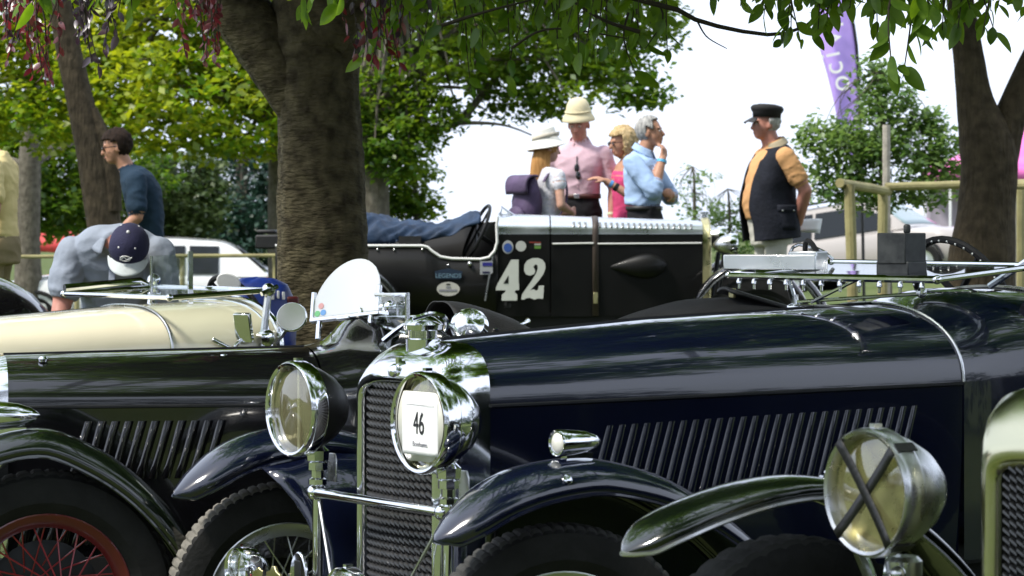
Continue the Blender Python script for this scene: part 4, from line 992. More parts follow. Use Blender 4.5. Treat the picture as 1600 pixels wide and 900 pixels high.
# ------------------------------------------------------------------ nearest car at the right edge: taped headlight, brass-tinted radiator
def near_car():
    th = 33; cth, sth = math.cos(math.radians(th)), math.sin(math.radians(th))
    L = W(1356, 770, 5.63); lx, ly = .20, -.42                # headlight centre, its local x, y
    rx = L.x + cth * lx - sth * ly; ry = L.y + sth * lx + cth * ly
    p, rz = cfix(rx, ry, th, .03); gp = M['green_black']
    c = thing('vintage_saloon', p, rz, label='vintage car at the right edge with a black taped cross on its headlight', cat='car')
    h = headlamp(c, (lx, ly, L.z - .03), .138, .195, M['dull_chrome'], M['dull_chrome'], M['lens_yellow'], bar=False)
    b = MB()
    for a in (47, 128):
        d = V((0, math.cos(math.radians(a)), math.sin(math.radians(a)))); n_ = V((0, -d.z, d.y))
        f = lambda u: d * (.132 * u) + V(((.006 if a == 47 else .0085) + .006 * abs(u) ** 3, 0, 0))
        b.loft([[f(-1 + k / 6) + n_ * .012, f(-1 + k / 6) - n_ * .012] for k in range(13)], False)
        for s in (-1, 1):
            e = d * (.1395 * s); b.box(e + V((-.022, 0, 0)), (.05, .022, .002), Matrix((V((1, 0, 0)), n_, d)).transposed())
    build('tape_cross', b, M['tape'], h, solid=.0012, fix=False, label='black tape crossed over the lens')
    b = MB(); b.tube([(.10, ly, L.z - .19), (.10, ly, L.z - .60)], .022, 12); b.lathe([(.03, 0), (.04, .02), (.04, .05), (.03, .06)], (.10, ly, L.z - .23), (0, 0, 1), 12); b.ball((.16, ly + .05, L.z - .20), .018); build('lamp_post', b, M['dull_chrome'], c)
    headlamp(c, (lx, .42, L.z - .03), .146, .205, M['dull_chrome'], M['dull_chrome'], M['lens_yellow'], bar=False)
    b = MB(); b.tube(spline([(.14, ly - .10, .82), (.17, ly + .05, .66), (.17, ly + .15, .60)], 8), .016, 8); build('fender_stay', b, M['chrome'], c)
    b = MB(); b.tube(spline([(-.02, ly - .15, .90), (.10, ly - .04, .80), (.24, ly + .08, .66), (.28, ly + .12, .60)], 10), .015, 8); build('lamp_stay', b, M['chrome'], c)
    r = radiator(c, .08, (.27, .42, 1.10, 1.20), (.165, .42, .985, 1.03), .15, mat('nickel_silver', (.62, .60, .42), .16, 1, rvar=.12, vs=6), 32, .0185, M['grille'])
    b = MB(); b.lathe([(.04, -.02), (.04, .03), (.055, .035), (.055, .06), (.02, .075), (.002, .076)], (.0, 0, 1.19), (0, 0, 1), 24); build('filler_cap', b, M['dull_chrome'], r)
    S = lambda x: (lerp([(-1.5, .40), (-.07, .27)], x), 1.10, lerp([(-1.5, 1.27), (-.07, 1.20)], x))
    xs = [-.07 - 1.43 * i / 20 for i in range(21)]
    shell('bonnet', [[V((x, -S(x)[0], .5))] + bsec(x, *S(x)) + [V((x, S(x)[0], .5))] for x in xs], gp, c)
    fp = [(.450, .744, .001, .001), (.42, .772, .055, .02), (.36, .812, .09, .03), (.25, .850, .10, .035), (.10, .880, .105, .035), (-.05, .885, .105, .035), (-.20, .85, .105, .035), (-.35, .77, .105, .035), (-.50, .64, .105, .03), (-.65, .46, .10, .03)]
    for s in (-1, 1):
        fender(c, [(q[0] + .145, q[1] + .075, q[2] * .92, q[3] * .7) for q in fp], s * .76, M['green_black'], bead=M['dull_chrome'])
        wheel(c, (.14, s * .76, .415), .415, .15, .26, M['dark_metal'], M['dark_metal'], 36, 0, 44, None, s)
        wheel(c, (-2.6, s * .74, .415), .415, .15, .26, M['dark_metal'], M['dark_metal'], 16, 0, 44, None, s)
        b = MB(); b.ball((0, 0, 0), (.016, .011, .009), 10, 6); b.box((0, 0, -.008), (.05, .014, .004)); build('fender_bolt', b, M['chrome'], c, (.02, s * .76, .964))
    b = MB(); b.grid(lambda u, v: V((-1.5 - 1.6 * u, -.42 + .84 * v, .6)), 4, 4); 
    for s in (-1, 1): b.grid(lambda u, v: V((-1.50 - 1.7 * u, s * (.40 + .15 * sstep(u * 2)), .5 + v * (.62 - .06 * math.sin(math.pi * u)))), 12, 4)
    build('body', b, gp, c, solid=.02)
    b = MB(); b.box((-1.3, 0, .40), (3.4, .6, .1)); b.tube([(.14, -.72, .38), (.14, .72, .38)], .03, 8); build('chassis', b, M['black_matte'], c)
near_car()
# ------------------------------------------------------------------ cream car
def cream_car():
    p, rz = cfix(-2.45, 10.54, 40, .03); cp = M['cream_paint']
    c = thing('cream_tourer', p, rz, label='cream vintage open car with folded chrome windscreen behind the black two-seater', cat='car')
    S = lambda x: (lerp([(-1.07, .36), (.05, .24)], x), lerp([(-1.07, .985), (.05, .95)], x), lerp([(-1.07, 1.192), (-.476, 1.158), (.05, 1.12)], x))
    xs = [.05 - 1.115 * i / 20 for i in range(21)]
    bo = shell('bonnet', [[V((x, -S(x)[0] + .01, .5))] + bsec(x, *S(x)) + [V((x, S(x)[0] - .01, .5))] for x in xs], cp, c)
    def sc(x):
        t = -1.07 - x; return (.36 + .10 * sstep(t / .5), .985 + .02 * t, 1.192 + .035 * t)
    sx = [-1.075 - .46 * i / 12 for i in range(13)]
    shell('scuttle', [[V((x, -sc(x)[0], .45))] + bsec(x, *sc(x)) + [V((x, sc(x)[0], .45))] for x in sx], cp, c)
    b = MB(); b.tube(bsec(-1.07, .366, .985, 1.197), .006, 6); build('seam_bead', b, M['dull_chrome'], c)
    b = MB(); b.tube([V((-1.55 + .02 * i % 1, 0, 0)) * 0 + q for i, q in enumerate(bsec(-1.54, sc(-1.53)[0] + .01, .99, sc(-1.53)[2] + .012))], .014, 8); b.tube(bsec(-1.50, sc(-1.5)[0] + .004, .99, sc(-1.5)[2] + .003), .005, 6); build('cockpit_rail', b, M['chrome'], c)
    b = MB(); b.tube([(x, 0, S(x)[2]) for x in xs[::2]], .005, 6); build('hinge', b, M['dull_chrome'], bo)
    for s in (-1, 1):
        b = MB(); b.grid(lambda u, v: V((-1.53 - 1.5 * u, s * (.46 - .10 * u * u), .45 + (lerp([(0, .98), (.2, .88), (.55, .86), (.8, .98), (1, .96)], u) - .45) * v)), 20, 6); build('body_side', b, cp, c, solid=.02)
        wheel(c, (0, s * .62, .36), .36, .13, .235, M['dull_chrome'], M['dull_chrome'], 12, 0, 40, None, s); wheel(c, (-2.4, s * .62, .36), .36, .13, .235, M['dull_chrome'], M['dull_chrome'], 12, 0, 40, None, s)
        fender(c, [(.42, .55, .07, .04), (.30, .76, .10, .05), (.0, .86, .105, .06), (-.28, .78, .105, .06), (-.5, .55, .10, .05), (-.8, .38, .10, .03)], s * .62, cp, 26)
        # pillar of the folded screen
        b = MB(); b.tube([(-1.46, s * .45, 1.0), (-1.47, s * .45, 1.12), (-1.49, s * .45, 1.255)], [.026, .017, .015], 10); b.lathe([(.035, -.02), (.035, .02), (.02, .03)], (-1.47, s * .455, 1.06), (0, s, 0), 14); b.ball((-1.49, s * .45, 1.26), .030); b.tube([(-1.44, s * .47, 1.245), (-1.52, s * .47, 1.275)], .010, 8); b.box((-1.45, s * .46, .99), (.10, .03, .05)); build('screen_pillar', b, M['chrome'], c)
    A, B2, C2, D = V((-1.02, -.42, 1.235)), V((-1.02, .42, 1.235)), V((-1.49, .44, 1.258)), V((-1.49, -.44, 1.258))
    b = MB(); b.tube([A, B2], .010, 8); b.tube([B2, C2], .011, 8); b.tube([C2, D], .012, 8); b.tube([D, A], .011, 8); b.ball(A, .016); b.ball(B2, .016)
    b.tube([D, D + V((.06, -.02, .03)), D + V((.42, -.06, .0))], [.012, .014, .018], 8); b.ball(D + V((0, 0, .03)), .03); fr = build('windscreen_frame', b, M['chrome'], c)
    b = MB(); b.prism([A, B2, C2, D], (0, 0, -.002), (0, 0, .002)); build('windscreen_glass', b, M['glass'], fr)
    # small upright wind deflector
    q0, q1 = V((-1.30, -.16, 1.21)), V((-1.44, -.07, 1.21)); b = MB()
    b.tube([q0, q0 + V((0, 0, .19))], [.006, .006], 8); b.box(q1 + V((0, 0, .10)), (.022, .010, .22)); b.tube([q0 + V((0, 0, .03)), q1 + V((0, 0, .03))], .008, 6); b.tube([q0 + V((0, 0, .005)), q1 + V((0, 0, .005))], .006, 6); dq = build('wind_deflector', b, M['chrome'], c, smooth=40)
    b = MB(); b.prism([q0 + V((0, 0, .03)), q1 + V((0, 0, .03)), q1 + V((0, 0, .2)), q0 + V((0, 0, .19))], (-.002, 0, 0), (.002, 0, 0)); build('glass', b, M['glass'], dq)
    # door mirror, bracket levers
    b = MB(); R = Euler((0, .25, .5)).to_matrix(); b.box((-1.37, .44, 1.105), (.026, .075, .125), R); b.tube([(-1.36, .43, 1.05), (-1.30, .41, .99)], .010, 8); b.tube([(-1.24, .40, 1.06), (-1.33, .425, 1.01)], .011, 8); b.ball((-1.33, .425, 1.01), .022); b.ball((-1.26, .41, 1.005), .014); mm = build('wing_mirror', b, M['chrome'], c, bevel=.006)
    b = MB(); b.lathe([(.062, 0), (.066, .008), (.066, .016), (.055, .03), (.02, .045), (.003, .047)], (-1.57, .50, 1.15), (-.6, -.6, -.35), 24); b.tube([(-1.58, .49, 1.13), (-1.52, .46, 1.03)], .009, 6); rm = build('round_mirror', b, M['chrome'], c)
    b = MB(); b.lathe([(.002, 0), (.06, .001)], (-1.57, .50, 1.15), (.6, .6, .35), 24); build('mirror_glass', b, mat('old_mirror', (.45, .44, .38), .12, 1), rm)
    b = MB(); cn = V((-1.78, -.2, 1.14)); t_ = Matrix.Rotation(math.radians(30), 3, 'Y'); b.tube([cn + t_ @ V((0, .19 * math.cos(a), .19 * math.sin(a))) for a in [2 * math.pi * k / 30 for k in range(30)]], .012, 8, True)
    for k in range(3): b.tube([cn, cn + t_ @ V((0, .19 * math.cos(k * 2.1), .19 * math.sin(k * 2.1)))], .007, 6)
    build('steering_wheel', b, M['black_matte'], c)
    b = MB(); b.grid(lambda u, v: V((-2.35 - .75 * u, (-.40 + .80 * v) * (1 - .15 * u), .955 + .03 * math.sin(math.pi * v))), 8, 8); build('rear_deck', b, cp, c, solid=.01)
    b = MB(); b.prism([V((0, .055 * math.cos(a), .038 * math.sin(a))) for a in [2 * math.pi * k / 22 for k in range(22)]], (0, 0, 0), (.014, 0, 0)); om = build('oval_mirror', b, M['white_paint'], c, (-1.66, -.10, 1.285), (-.35, .2, .85), bevel=.004); b = MB(); b.tube([(-.004, .02, -.03), (-.06, -.02, -.16)], .008, 6); build('mirror_arm', b, M['black_matte'], om)
    radiator(c, .16, (.24, .45, .95, 1.12), (.20, .45, .92, 1.06), .11, M['chrome'], 20, .03, M['grille'])
    b = MB(); b.box((-1.3, 0, .40), (3.0, .6, .1)); b.box((-2.2, 0, .5), (1.3, .8, .04)); b.box((-2.1, 0, .72), (.12, .8, .44)); build('chassis', b, M['leather'], c)
cream_car()

# ------------------------------------------------------------------ black boat-tailed car at the left edge
def tail_car():
    p, rz = cfix(-2.66, 12.1, 42, .10)
    c = thing('boat_tail_car', p, rz, label='glossy black rounded car tail at the left edge beside the bending man', cat='car')
    secs = []
    for i in range(22):
        u = i / 21; x = .9 - 1.55 * u; k = math.sqrt(max(0, 1 - max(0, (u - .35) / .65) ** 6)) if u > .35 else 1; k = max(k, .03)
        secs.append([V((x, .55 * k * math.cos(a) * (1 if math.sin(a) > 0 else 1), .62 + (.65 if math.sin(a) > 0 else .25) * k * math.copysign(abs(math.sin(a)) ** .8, math.sin(a)))) for a in [2 * math.pi * j / 28 for j in range(28)]])
    b = MB(); b.loft(secs); bd = build('body', b, M['black_paint'], c, smooth=60)
    b = MB(); b.tube([V((.9 - 1.55 * i / 21, 0, secs[i][7].z + .004)) for i in range(20)], .006, 6); build('spine_bead', b, M['chrome'], bd)
    for s in (-1, 1):
        wheel(c, (.25, s * .62, .36), .36, .13, .23, M['dark_metal'], M['dark_metal'], 12, 0, 40, None, s); wheel(c, (2.6, s * .62, .36), .36, .13, .23, M['dark_metal'], M['dark_metal'], 12, 0, 40, None, s)
        fender(c, [(.66, .50, .08, .04), (.55, .72, .10, .06), (.25, .84, .11, .06), (-.05, .74, .11, .06), (-.22, .5, .09, .05)], s * .64, M['black_paint'], 24, name='rear_fender')
    b = MB(); b.loft([bsec(.9 + 1.9 * i / 9, .52 - .22 * i / 9, .95, 1.1 - .02 * i) for i in range(10)], False); build('bonnet', b, M['black_paint'], c, smooth=60)
    for s in (-1, 1):
        b = MB(); b.grid(lambda u, v: V((.9 + 1.9 * u, s * (.52 - .22 * u), .45 + .5 * v)), 6, 4); build('body_side', b, M['black_paint'], c, solid=.01)
    b = MB(); P = [V((.62, -.4, 1.05)), V((.62, -.4, 1.33)), V((.62, .28, 1.33)), V((.62, .28, 1.05))]; b.tube(P, .009, 8); fr = build('windscreen_frame', b, M['chrome'], c)
    b = MB(); b.prism(P, (0, 0, 0), (.004, 0, 0)); build('windscreen_glass', b, M['glass'], fr)
    b = MB(); b.lathe([(.05, 0), (.055, .01), (.04, .03), (.002, .04)], (.10, .38, 1.20), (.6, .5, 0), 18); b.tube([(.10, .38, 1.20), (.12, .36, 1.08)], .008, 6); build('mirror', b, M['chrome'], c)
tail_car()

# ------------------------------------------------------------------ number 42, side on
def car42():
    Yc = 19.4; s = F / Yc; zg = gz(0, 19.0); X0 = (1110 - 800) / s
    p = (X0, Yc, zg); yn = -.40                              # near side towards -y
    c = thing('racing_car', p, 0, label='black number 42 vintage racing car with polished bonnet top, side on', cat='car')
    Yn = Yc + yn - .03; sn = F / Yn
    def q(px, py, y=None): return V(((px - 800) / sn - X0, yn if y is None else y, EYE - zg + (HOR - py) / sn))
    zx = lambda px, py: (q(px, py).x, q(px, py).z)
    bk = mat('satin_black', (.004, .004, .004), .42, coat=.12, rvar=.15, vs=4, spec=.25)
    # bonnet in two panels and scuttle: polished top over black sides
    def sec(x):
        w = lerp([(-1.55, .42), (0, .30)], x); zt = lerp([(-1.55, q(0, 333).z), (0, q(0, 345).z)], x); return w, zt
    zm, zb = q(0, 366).z, q(0, 495).z; parts = [('scuttle', 778, 859), ('bonnet_rear', 861, 930), ('bonnet', 932, 1100)]
    for nm, a, e in parts:
        xa, xe = q(a, 0).x, q(e, 0).x; xs = [xa + (xe - xa) * i / 10 for i in range(11)]
        b = MB(); b.loft([bsec(x, sec(x)[0], zm, sec(x)[1], 25, .7) for x in xs], False); tp = build(nm, b, M['alu'], c, smooth=50)
        for sd_ in (-1, 1): b = MB(); b.loft([[V((x, sd_ * (sec(x)[0] + .002), zm)), V((x, sd_ * (sec(x)[0] + .002), zm - .2)), V((x, sd_ * (sec(x)[0] - .02), zb))] for x in xs], False); build('side_panel', b, bk, tp)
        if nm != 'scuttle':
            b = MB(); b.tube([(xa + .01, -(sec(xa)[0] + .006), q(0, 381).z), (xe - .01, -(sec(xe)[0] + .006), q(0, 380).z)], .006, 6); build('moulding', b, M['white_paint'], tp)
            src = None; n = 17 if nm == 'bonnet' else 3
            for k in range(n):
                px = 938 + 9.0 * k if nm == 'bonnet' else 897 + 9 * k; x = q(px, 0).x; w, zt = sec(x); zl = zm + (zt - zm) * .52; yl = -w * (1 - .52 ** (2 / .7)) ** .35 - .001
                if src is None:
                    b = MB(); b.loft([[V((-.009, 0, -.022)), V((.009, 0, -.022)), V((.009, -.002, .022)), V((-.009, -.002, .022))], [V((-.006, -.010, -.018)), V((.006, -.012, -.018)), V((.006, -.012, .016)), V((-.006, -.010, .016))]]); src = build('louvre', b, mat('louvre_shadow', (.16, .17, .18), .35, .8), tp, (x, yl, zl), (-.45, 0, 0))
                else: again(src, tp, (x, yl, zl))
    b = MB(); x = q(931, 0).x; w, zt = sec(x); b.loft([[r + V((-.022, -.003 if r.y < 0 else .003, .004)), r + V((.022, -.003 if r.y < 0 else .003, .004))] for r in [V((x, -w, zb))] + bsec(x, w, zm, zt, 25, .7) + [V((x, w, zb))]], False); build('bonnet_strap', b, mat('brown_strap', (.05, .035, .028), .6), c, solid=.005)
    b = MB(); b.box((x, -w - .006, q(0, 466).z), (.03, .012, .08)); build('strap_buckle', b, M['brass'], c, bevel=.003)
    b = MB(); rings = []
    for i in range(15):
        u = i / 14; k = math.sin(math.pi * u ** 1.7) ** .7 if 0 < u < 1 else .01; k = max(k, .01); cx = q(945 + 100 * u, 0).x
        rings.append([V((cx, -.35 - .06 * k * max(0, math.cos(a)), q(0, 418 - 3 * u).z + .09 * k * math.sin(a))) for a in [2 * math.pi * j / 20 for j in range(20)]])
    b.loft(rings); build('fairing', b, bk, c, smooth=60)
    # radiator shell edge on, cap
    b = MB(); xr = q(1100, 0).x; b.loft([bsec(xr + d, w, .52, zt, 25, .55) for d, w, zt in ((0, .31, q(0, 341).z), (.05, .315, q(0, 339).z), (.065, .30, q(0, 343).z), (.068, .25, q(0, 352).z))], False); rd = build('radiator', b, M['brass'], c, smooth=50)
    b = MB(); b.box((xr + .05, 0, .80), (.02, .54, .62)); build('core', b, M['black_matte'], rd)
    b = MB(); b.lathe([(.03, -.02), (.03, .02), (.045, .022), (.045, .04), (.02, .05), (.002, .051)], (xr + .03, 0, q(0, 339).z), (0, 0, 1), 18); build('filler_cap', b, M['chrome'], rd)
    for y in (-.28, .28):
        headlamp(c, (q(1152 if y < 0 else 1143, 0).x, y, q(0, 383 if y < 0 else 372).z), .088, .16, M['dull_chrome'], M['chrome'], M['lens_clear'], n=24, bar=False)
        b = MB(); b.tube([(q(1135, 0).x, y, q(0, 395).z), (q(1120, 0).x, y * .9, .55)], .018, 8); build('lamp_post', b, M['dark_metal'], c)
    # body side panels with the cut-down cockpit edge
    edge = [(430, 384), (560, 384), (660, 384), (668, 386), (676, 393), (688, 401), (705, 404), (750, 405), (764, 402), (773, 392), (777, 378), (776, 352), (778, 338)]
    E = [zx(*e) for e in edge]; EF = [zx(*e) for e in ((430, 384), (560, 376), (680, 354), (720, 350), (778, 345))]
    for sd_ in (-1, 1):
        b = MB(); P = [(x, z) for x, z in E] + [zx(860, 336), zx(860, 495), zx(395, 495)]
        b.loft([[V((x, sd_ * (.43), z)), V((x, sd_ * .43, z - (z - zb) * .5)), V((x, sd_ * .41, zb))] for x, z in (E if sd_ < 0 else EF)], False); bs = build('body_side', b, bk, c, solid=.012)
        b = MB(); b.tube([(x, sd_ * .435, z) for x, z in (E if sd_ < 0 else EF)], .010 if sd_ < 0 else .004, 8); build('cockpit_trim', b, M['white_paint'], bs)
        for k, px in enumerate((590, 616, 700, 735, 660)):
            b = MB(); b.ball((*[zx(px, 414 if px > 690 else 390)[0]], sd_ * .438, zx(px, 414 if px > 690 else 390)[1]), .008, 8, 5); build('rivet', b, M['dull_chrome'], bs)
    b = MB(); b.box((q(590, 0).x, 0, zb + .08), (1.9, .80, .03)); b.box((q(790, 0).x, 0, q(0, 425).z), (.02, .82, .48)); b.box((q(640, 0).x, 0, q(0, 415).z), (.16, .78, .42)); b.box((q(432, 0).x, 0, q(0, 440).z), (.02, .8, .5)); build('cockpit', b, M['leather'], c)
    cn = q(744, 364, -.18); R = Euler((0, math.radians(24), math.radians(12))).to_matrix(); b = MB(); b.tube([cn + R @ V((0, .215 * math.cos(a), .215 * math.sin(a))) for a in [2 * math.pi * k / 34 for k in range(34)]], .013, 8, True)
    for k in range(4): b.tube([cn, cn + R @ V((0, .21 * math.cos(k * math.pi / 2 + .5), .21 * math.sin(k * math.pi / 2 + .5)))], .009, 6)
    b.tube([cn, cn + R @ V((.55, 0, 0)) + V((0, 0, -.12))], .016, 8); build('steering_wheel', b, M['dark_metal'], c)
    b = MB(); a0 = q(781, 336, -.2); b.tube([a0, a0 + V((.015, 0, .06)), a0 + V((.11, 0, -.01))], .009, 6); b.tube([a0 + V((0, .4, 0)), a0 + V((.015, .4, .06)), a0 + V((.11, .4, -.01))], .009, 6); b.tube([a0 + V((.015, 0, .06)), a0 + V((.015, .4, .06))], .009, 6); b.box(a0 + V((.0, .02, -.06)), (.03, .02, .10)); build('aero_screen_bracket', b, M['chrome'], c)
    b = MB(); b.tube([q(770, 400, -.44), q(758, 470, -.445)], .008, 6); b.ball(q(734, 412, -.44), .018); build('door_fitting', b, M['dull_chrome'], c)
    # rear box, spare wheel and tail left of the trunk
    b = MB(); b.box(q(420, 378, 0), (.22, .6, .10)); b.box(q(412, 362, -.1), (.13, .3, .03)); build('luggage_box', b, M['leather'], c, bevel=.012)
    wheel(c, q(452, 450, -.05), .36, .13, .23, M['dark_metal'], M['dark_metal'], 16, math.pi / 2, 40)
    for x in (q(1180, 0).x, q(530, 0).x):
        for sd_ in (-1, 1):
            wheel(c, (x, sd_ * .66, .42), .42, .12, .28, M['dark_metal'], M['dark_metal'], 20, 0, 40, None, sd_)
            fender(c, [(x + .52 * math.cos(a), .44 + .52 * math.sin(a), .085, .03) for a in [math.radians(d) for d in (150, 130, 110, 90, 70, 50, 30, 15)]], sd_ * .66, M['black_paint'], 24, name='cycle_fender', bead=M['dull_chrome'])
    b = MB(); b.box((-1.2, 0, .50), (4.3, .62, .10)); 
    for x in (q(1180, 0).x, q(530, 0).x): b.tube([(x, -.64, .42), (x, .64, .42)], .035, 8)
    b.box((q(1150, 0).x, 0, .50), (.6, .5, .06)); build('chassis', b, M['black_matte'], c)
    # numerals, plates and badges on the near side (y = -.44)
    yy = -.447
    def plate(name, pts, m, d=0., parent=c): b = MB(); b.prism([q(*e, yy - d) for e in pts], (0, 0, 0), (0, -.002, 0)); return build(name, b, m, parent, smooth=0)
    sc_ = lambda L, x0, y0: [(x0 + x * .125, y0 + y * .125) for x, y in L]
    four = [(1110, 285), (1203, 285), (1203, 580), (1208, 580), (1208, 665), (1170, 665), (1150, 690), (1185, 720), (1185, 795), (990, 798), (993, 725), (1035, 690), (1040, 668), (918, 668), (918, 640), (940, 585)]
    plate('numeral', sc_(four, 660, 370), M['number_white'])
    hole = [(1012, 582), (1075, 485), (1073, 582)]; plate('numeral_counter', sc_(hole, 660, 370), bk, .0025)
    two = [(1270, 420), (1275, 350), (1310, 295), (1370, 268), (1440, 264), (1500, 285), (1532, 330), (1538, 390), (1515, 460), (1460, 540), (1400, 610), (1345, 668), (1390, 655), (1420, 672), (1445, 660), (1455, 610), (1520, 608), (1508, 775), (1450, 770), (1400, 785), (1340, 760), (1290, 770), (1270, 785), (1235, 782), (1245, 720), (1300, 640), (1370, 540), (1425, 450), (1443, 390), (1435, 350), (1410, 345), (1385, 375), (1400, 400), (1412, 430), (1395, 465), (1345, 485), (1295, 470)]
    plate('numeral', sc_(two, 660, 370), M['number_white'])
    ell = lambda cx, cy, rx, ry, n=24: [(cx + rx * math.cos(2 * math.pi * k / n), cy + ry * math.sin(2 * math.pi * k / n)) for k in range(n)]
    ov = plate('oval_sticker', ell(700.5, 451.5, 18, 11), mat('sticker_cream', (.45, .44, .40), .6))
    plate('print_mark', [(698, 443), (703, 443), (704, 445), (697, 445)], M['ink'], .003, ov); plate('print_mark', [(686, 452), (714, 452), (714, 455), (686, 455)], M['grey_ink'], .003, ov); plate('print_mark', [(697, 447.5), (704, 447.5), (704, 449.5), (697, 449.5)], M['grey_ink'], .003, ov)
    lg = plate('name_plate', [(679, 424), (683, 423), (701, 419), (719, 423), (723, 424), (720, 436), (682, 436)], mat('plate_navy', (.012, .025, .05), .4))
    lettering('lettering', 'LEGENDS', .044, mat('plate_ink', (.16, .26, .34), .5), lg, q(700.5, 431, yy - .004), (math.radians(90), 0, 0), .0006)
    cr = plate('crest', ell(793.5, 386, 8.6, 10.5), mat('crest_silver', (.35, .36, .36), .5)); plate('crest_field', ell(793.5, 387, 6.6, 7.2), mat('crest_blue', (.03, .08, .30), .5), .003, cr)
    plate('disc', ell(814, 384.6, 8.2, 8.2), mat('disc_white', (.42, .43, .41), .5))
    tg = plate('tag', [(827, 377), (846, 377), (846, 390), (827, 390)], bk); plate('tag_stripe', [(827, 377.5), (845, 378), (845, 380), (827, 379.5)], mat('tag_red', (.20, .03, .02), .5), .003, tg); plate('tag_stripe', [(835, 384), (845, 384), (845, 388.5), (835, 388.5)], mat('tag_green', (.10, .22, .04), .5), .003, tg); plate('tag_stripe', [(835, 380.5), (845, 380.5), (845, 383), (835, 383)], mat('tag_white', (.35, .35, .33), .5), .003, tg)
    sk = plate('square_sticker', [(750, 408), (770, 408), (770, 426), (766, 429), (750, 429)], mat('sticker_grey', (.30, .31, .33), .6)); plate('sticker_band', [(754, 410), (769, 410), (769, 415.5), (754, 415.5)], mat('sticker_blue', (.02, .02, .20), .5), .003, sk); plate('sticker_foot', [(754, 424), (765, 424), (765, 427), (754, 427)], mat('sticker_dark', (.02, .02, .06), .5), .003, sk)
    # rumpled blue cover over the back of the cockpit
    def cloth(u, v):
        px = 560 + 190 * u; top = lerp([(0, 338), (.12, 338), (.30, 342), (.45, 350), (.60, 352), (.80, 345), (.92, 334), (1, 338)], u)
        bot = lerp([(0, 384), (.5, 381), (.75, 368), (1, 352)], u); a = math.pi * v
        r = q(px, top + (bot - top) * (1 - math.sin(a) ** .7), 0); r.y = -.36 * math.cos(a)
        n_ = noise.noise(V((r.x * 6 + r.z * 5, r.y * 3, 1))) * .03 + (.5 - 1.6 * abs(noise.noise(V((r.x * 9 - r.z * 14, r.y * 5, 4))))) * .045
        return r + V((0, -n_ * .6, n_))
    b = MB(); b.grid(cloth, 60, 40); build('cockpit_cover', b, mat('blue_canvas', (.009, .028, .068), .75, var=.35, vs=7, bump=.4, bs=30), None, p, smooth=70, solid=.004, label='rumpled blue canvas cover thrown over the back of the number 42 car', cat='cover')
car42()

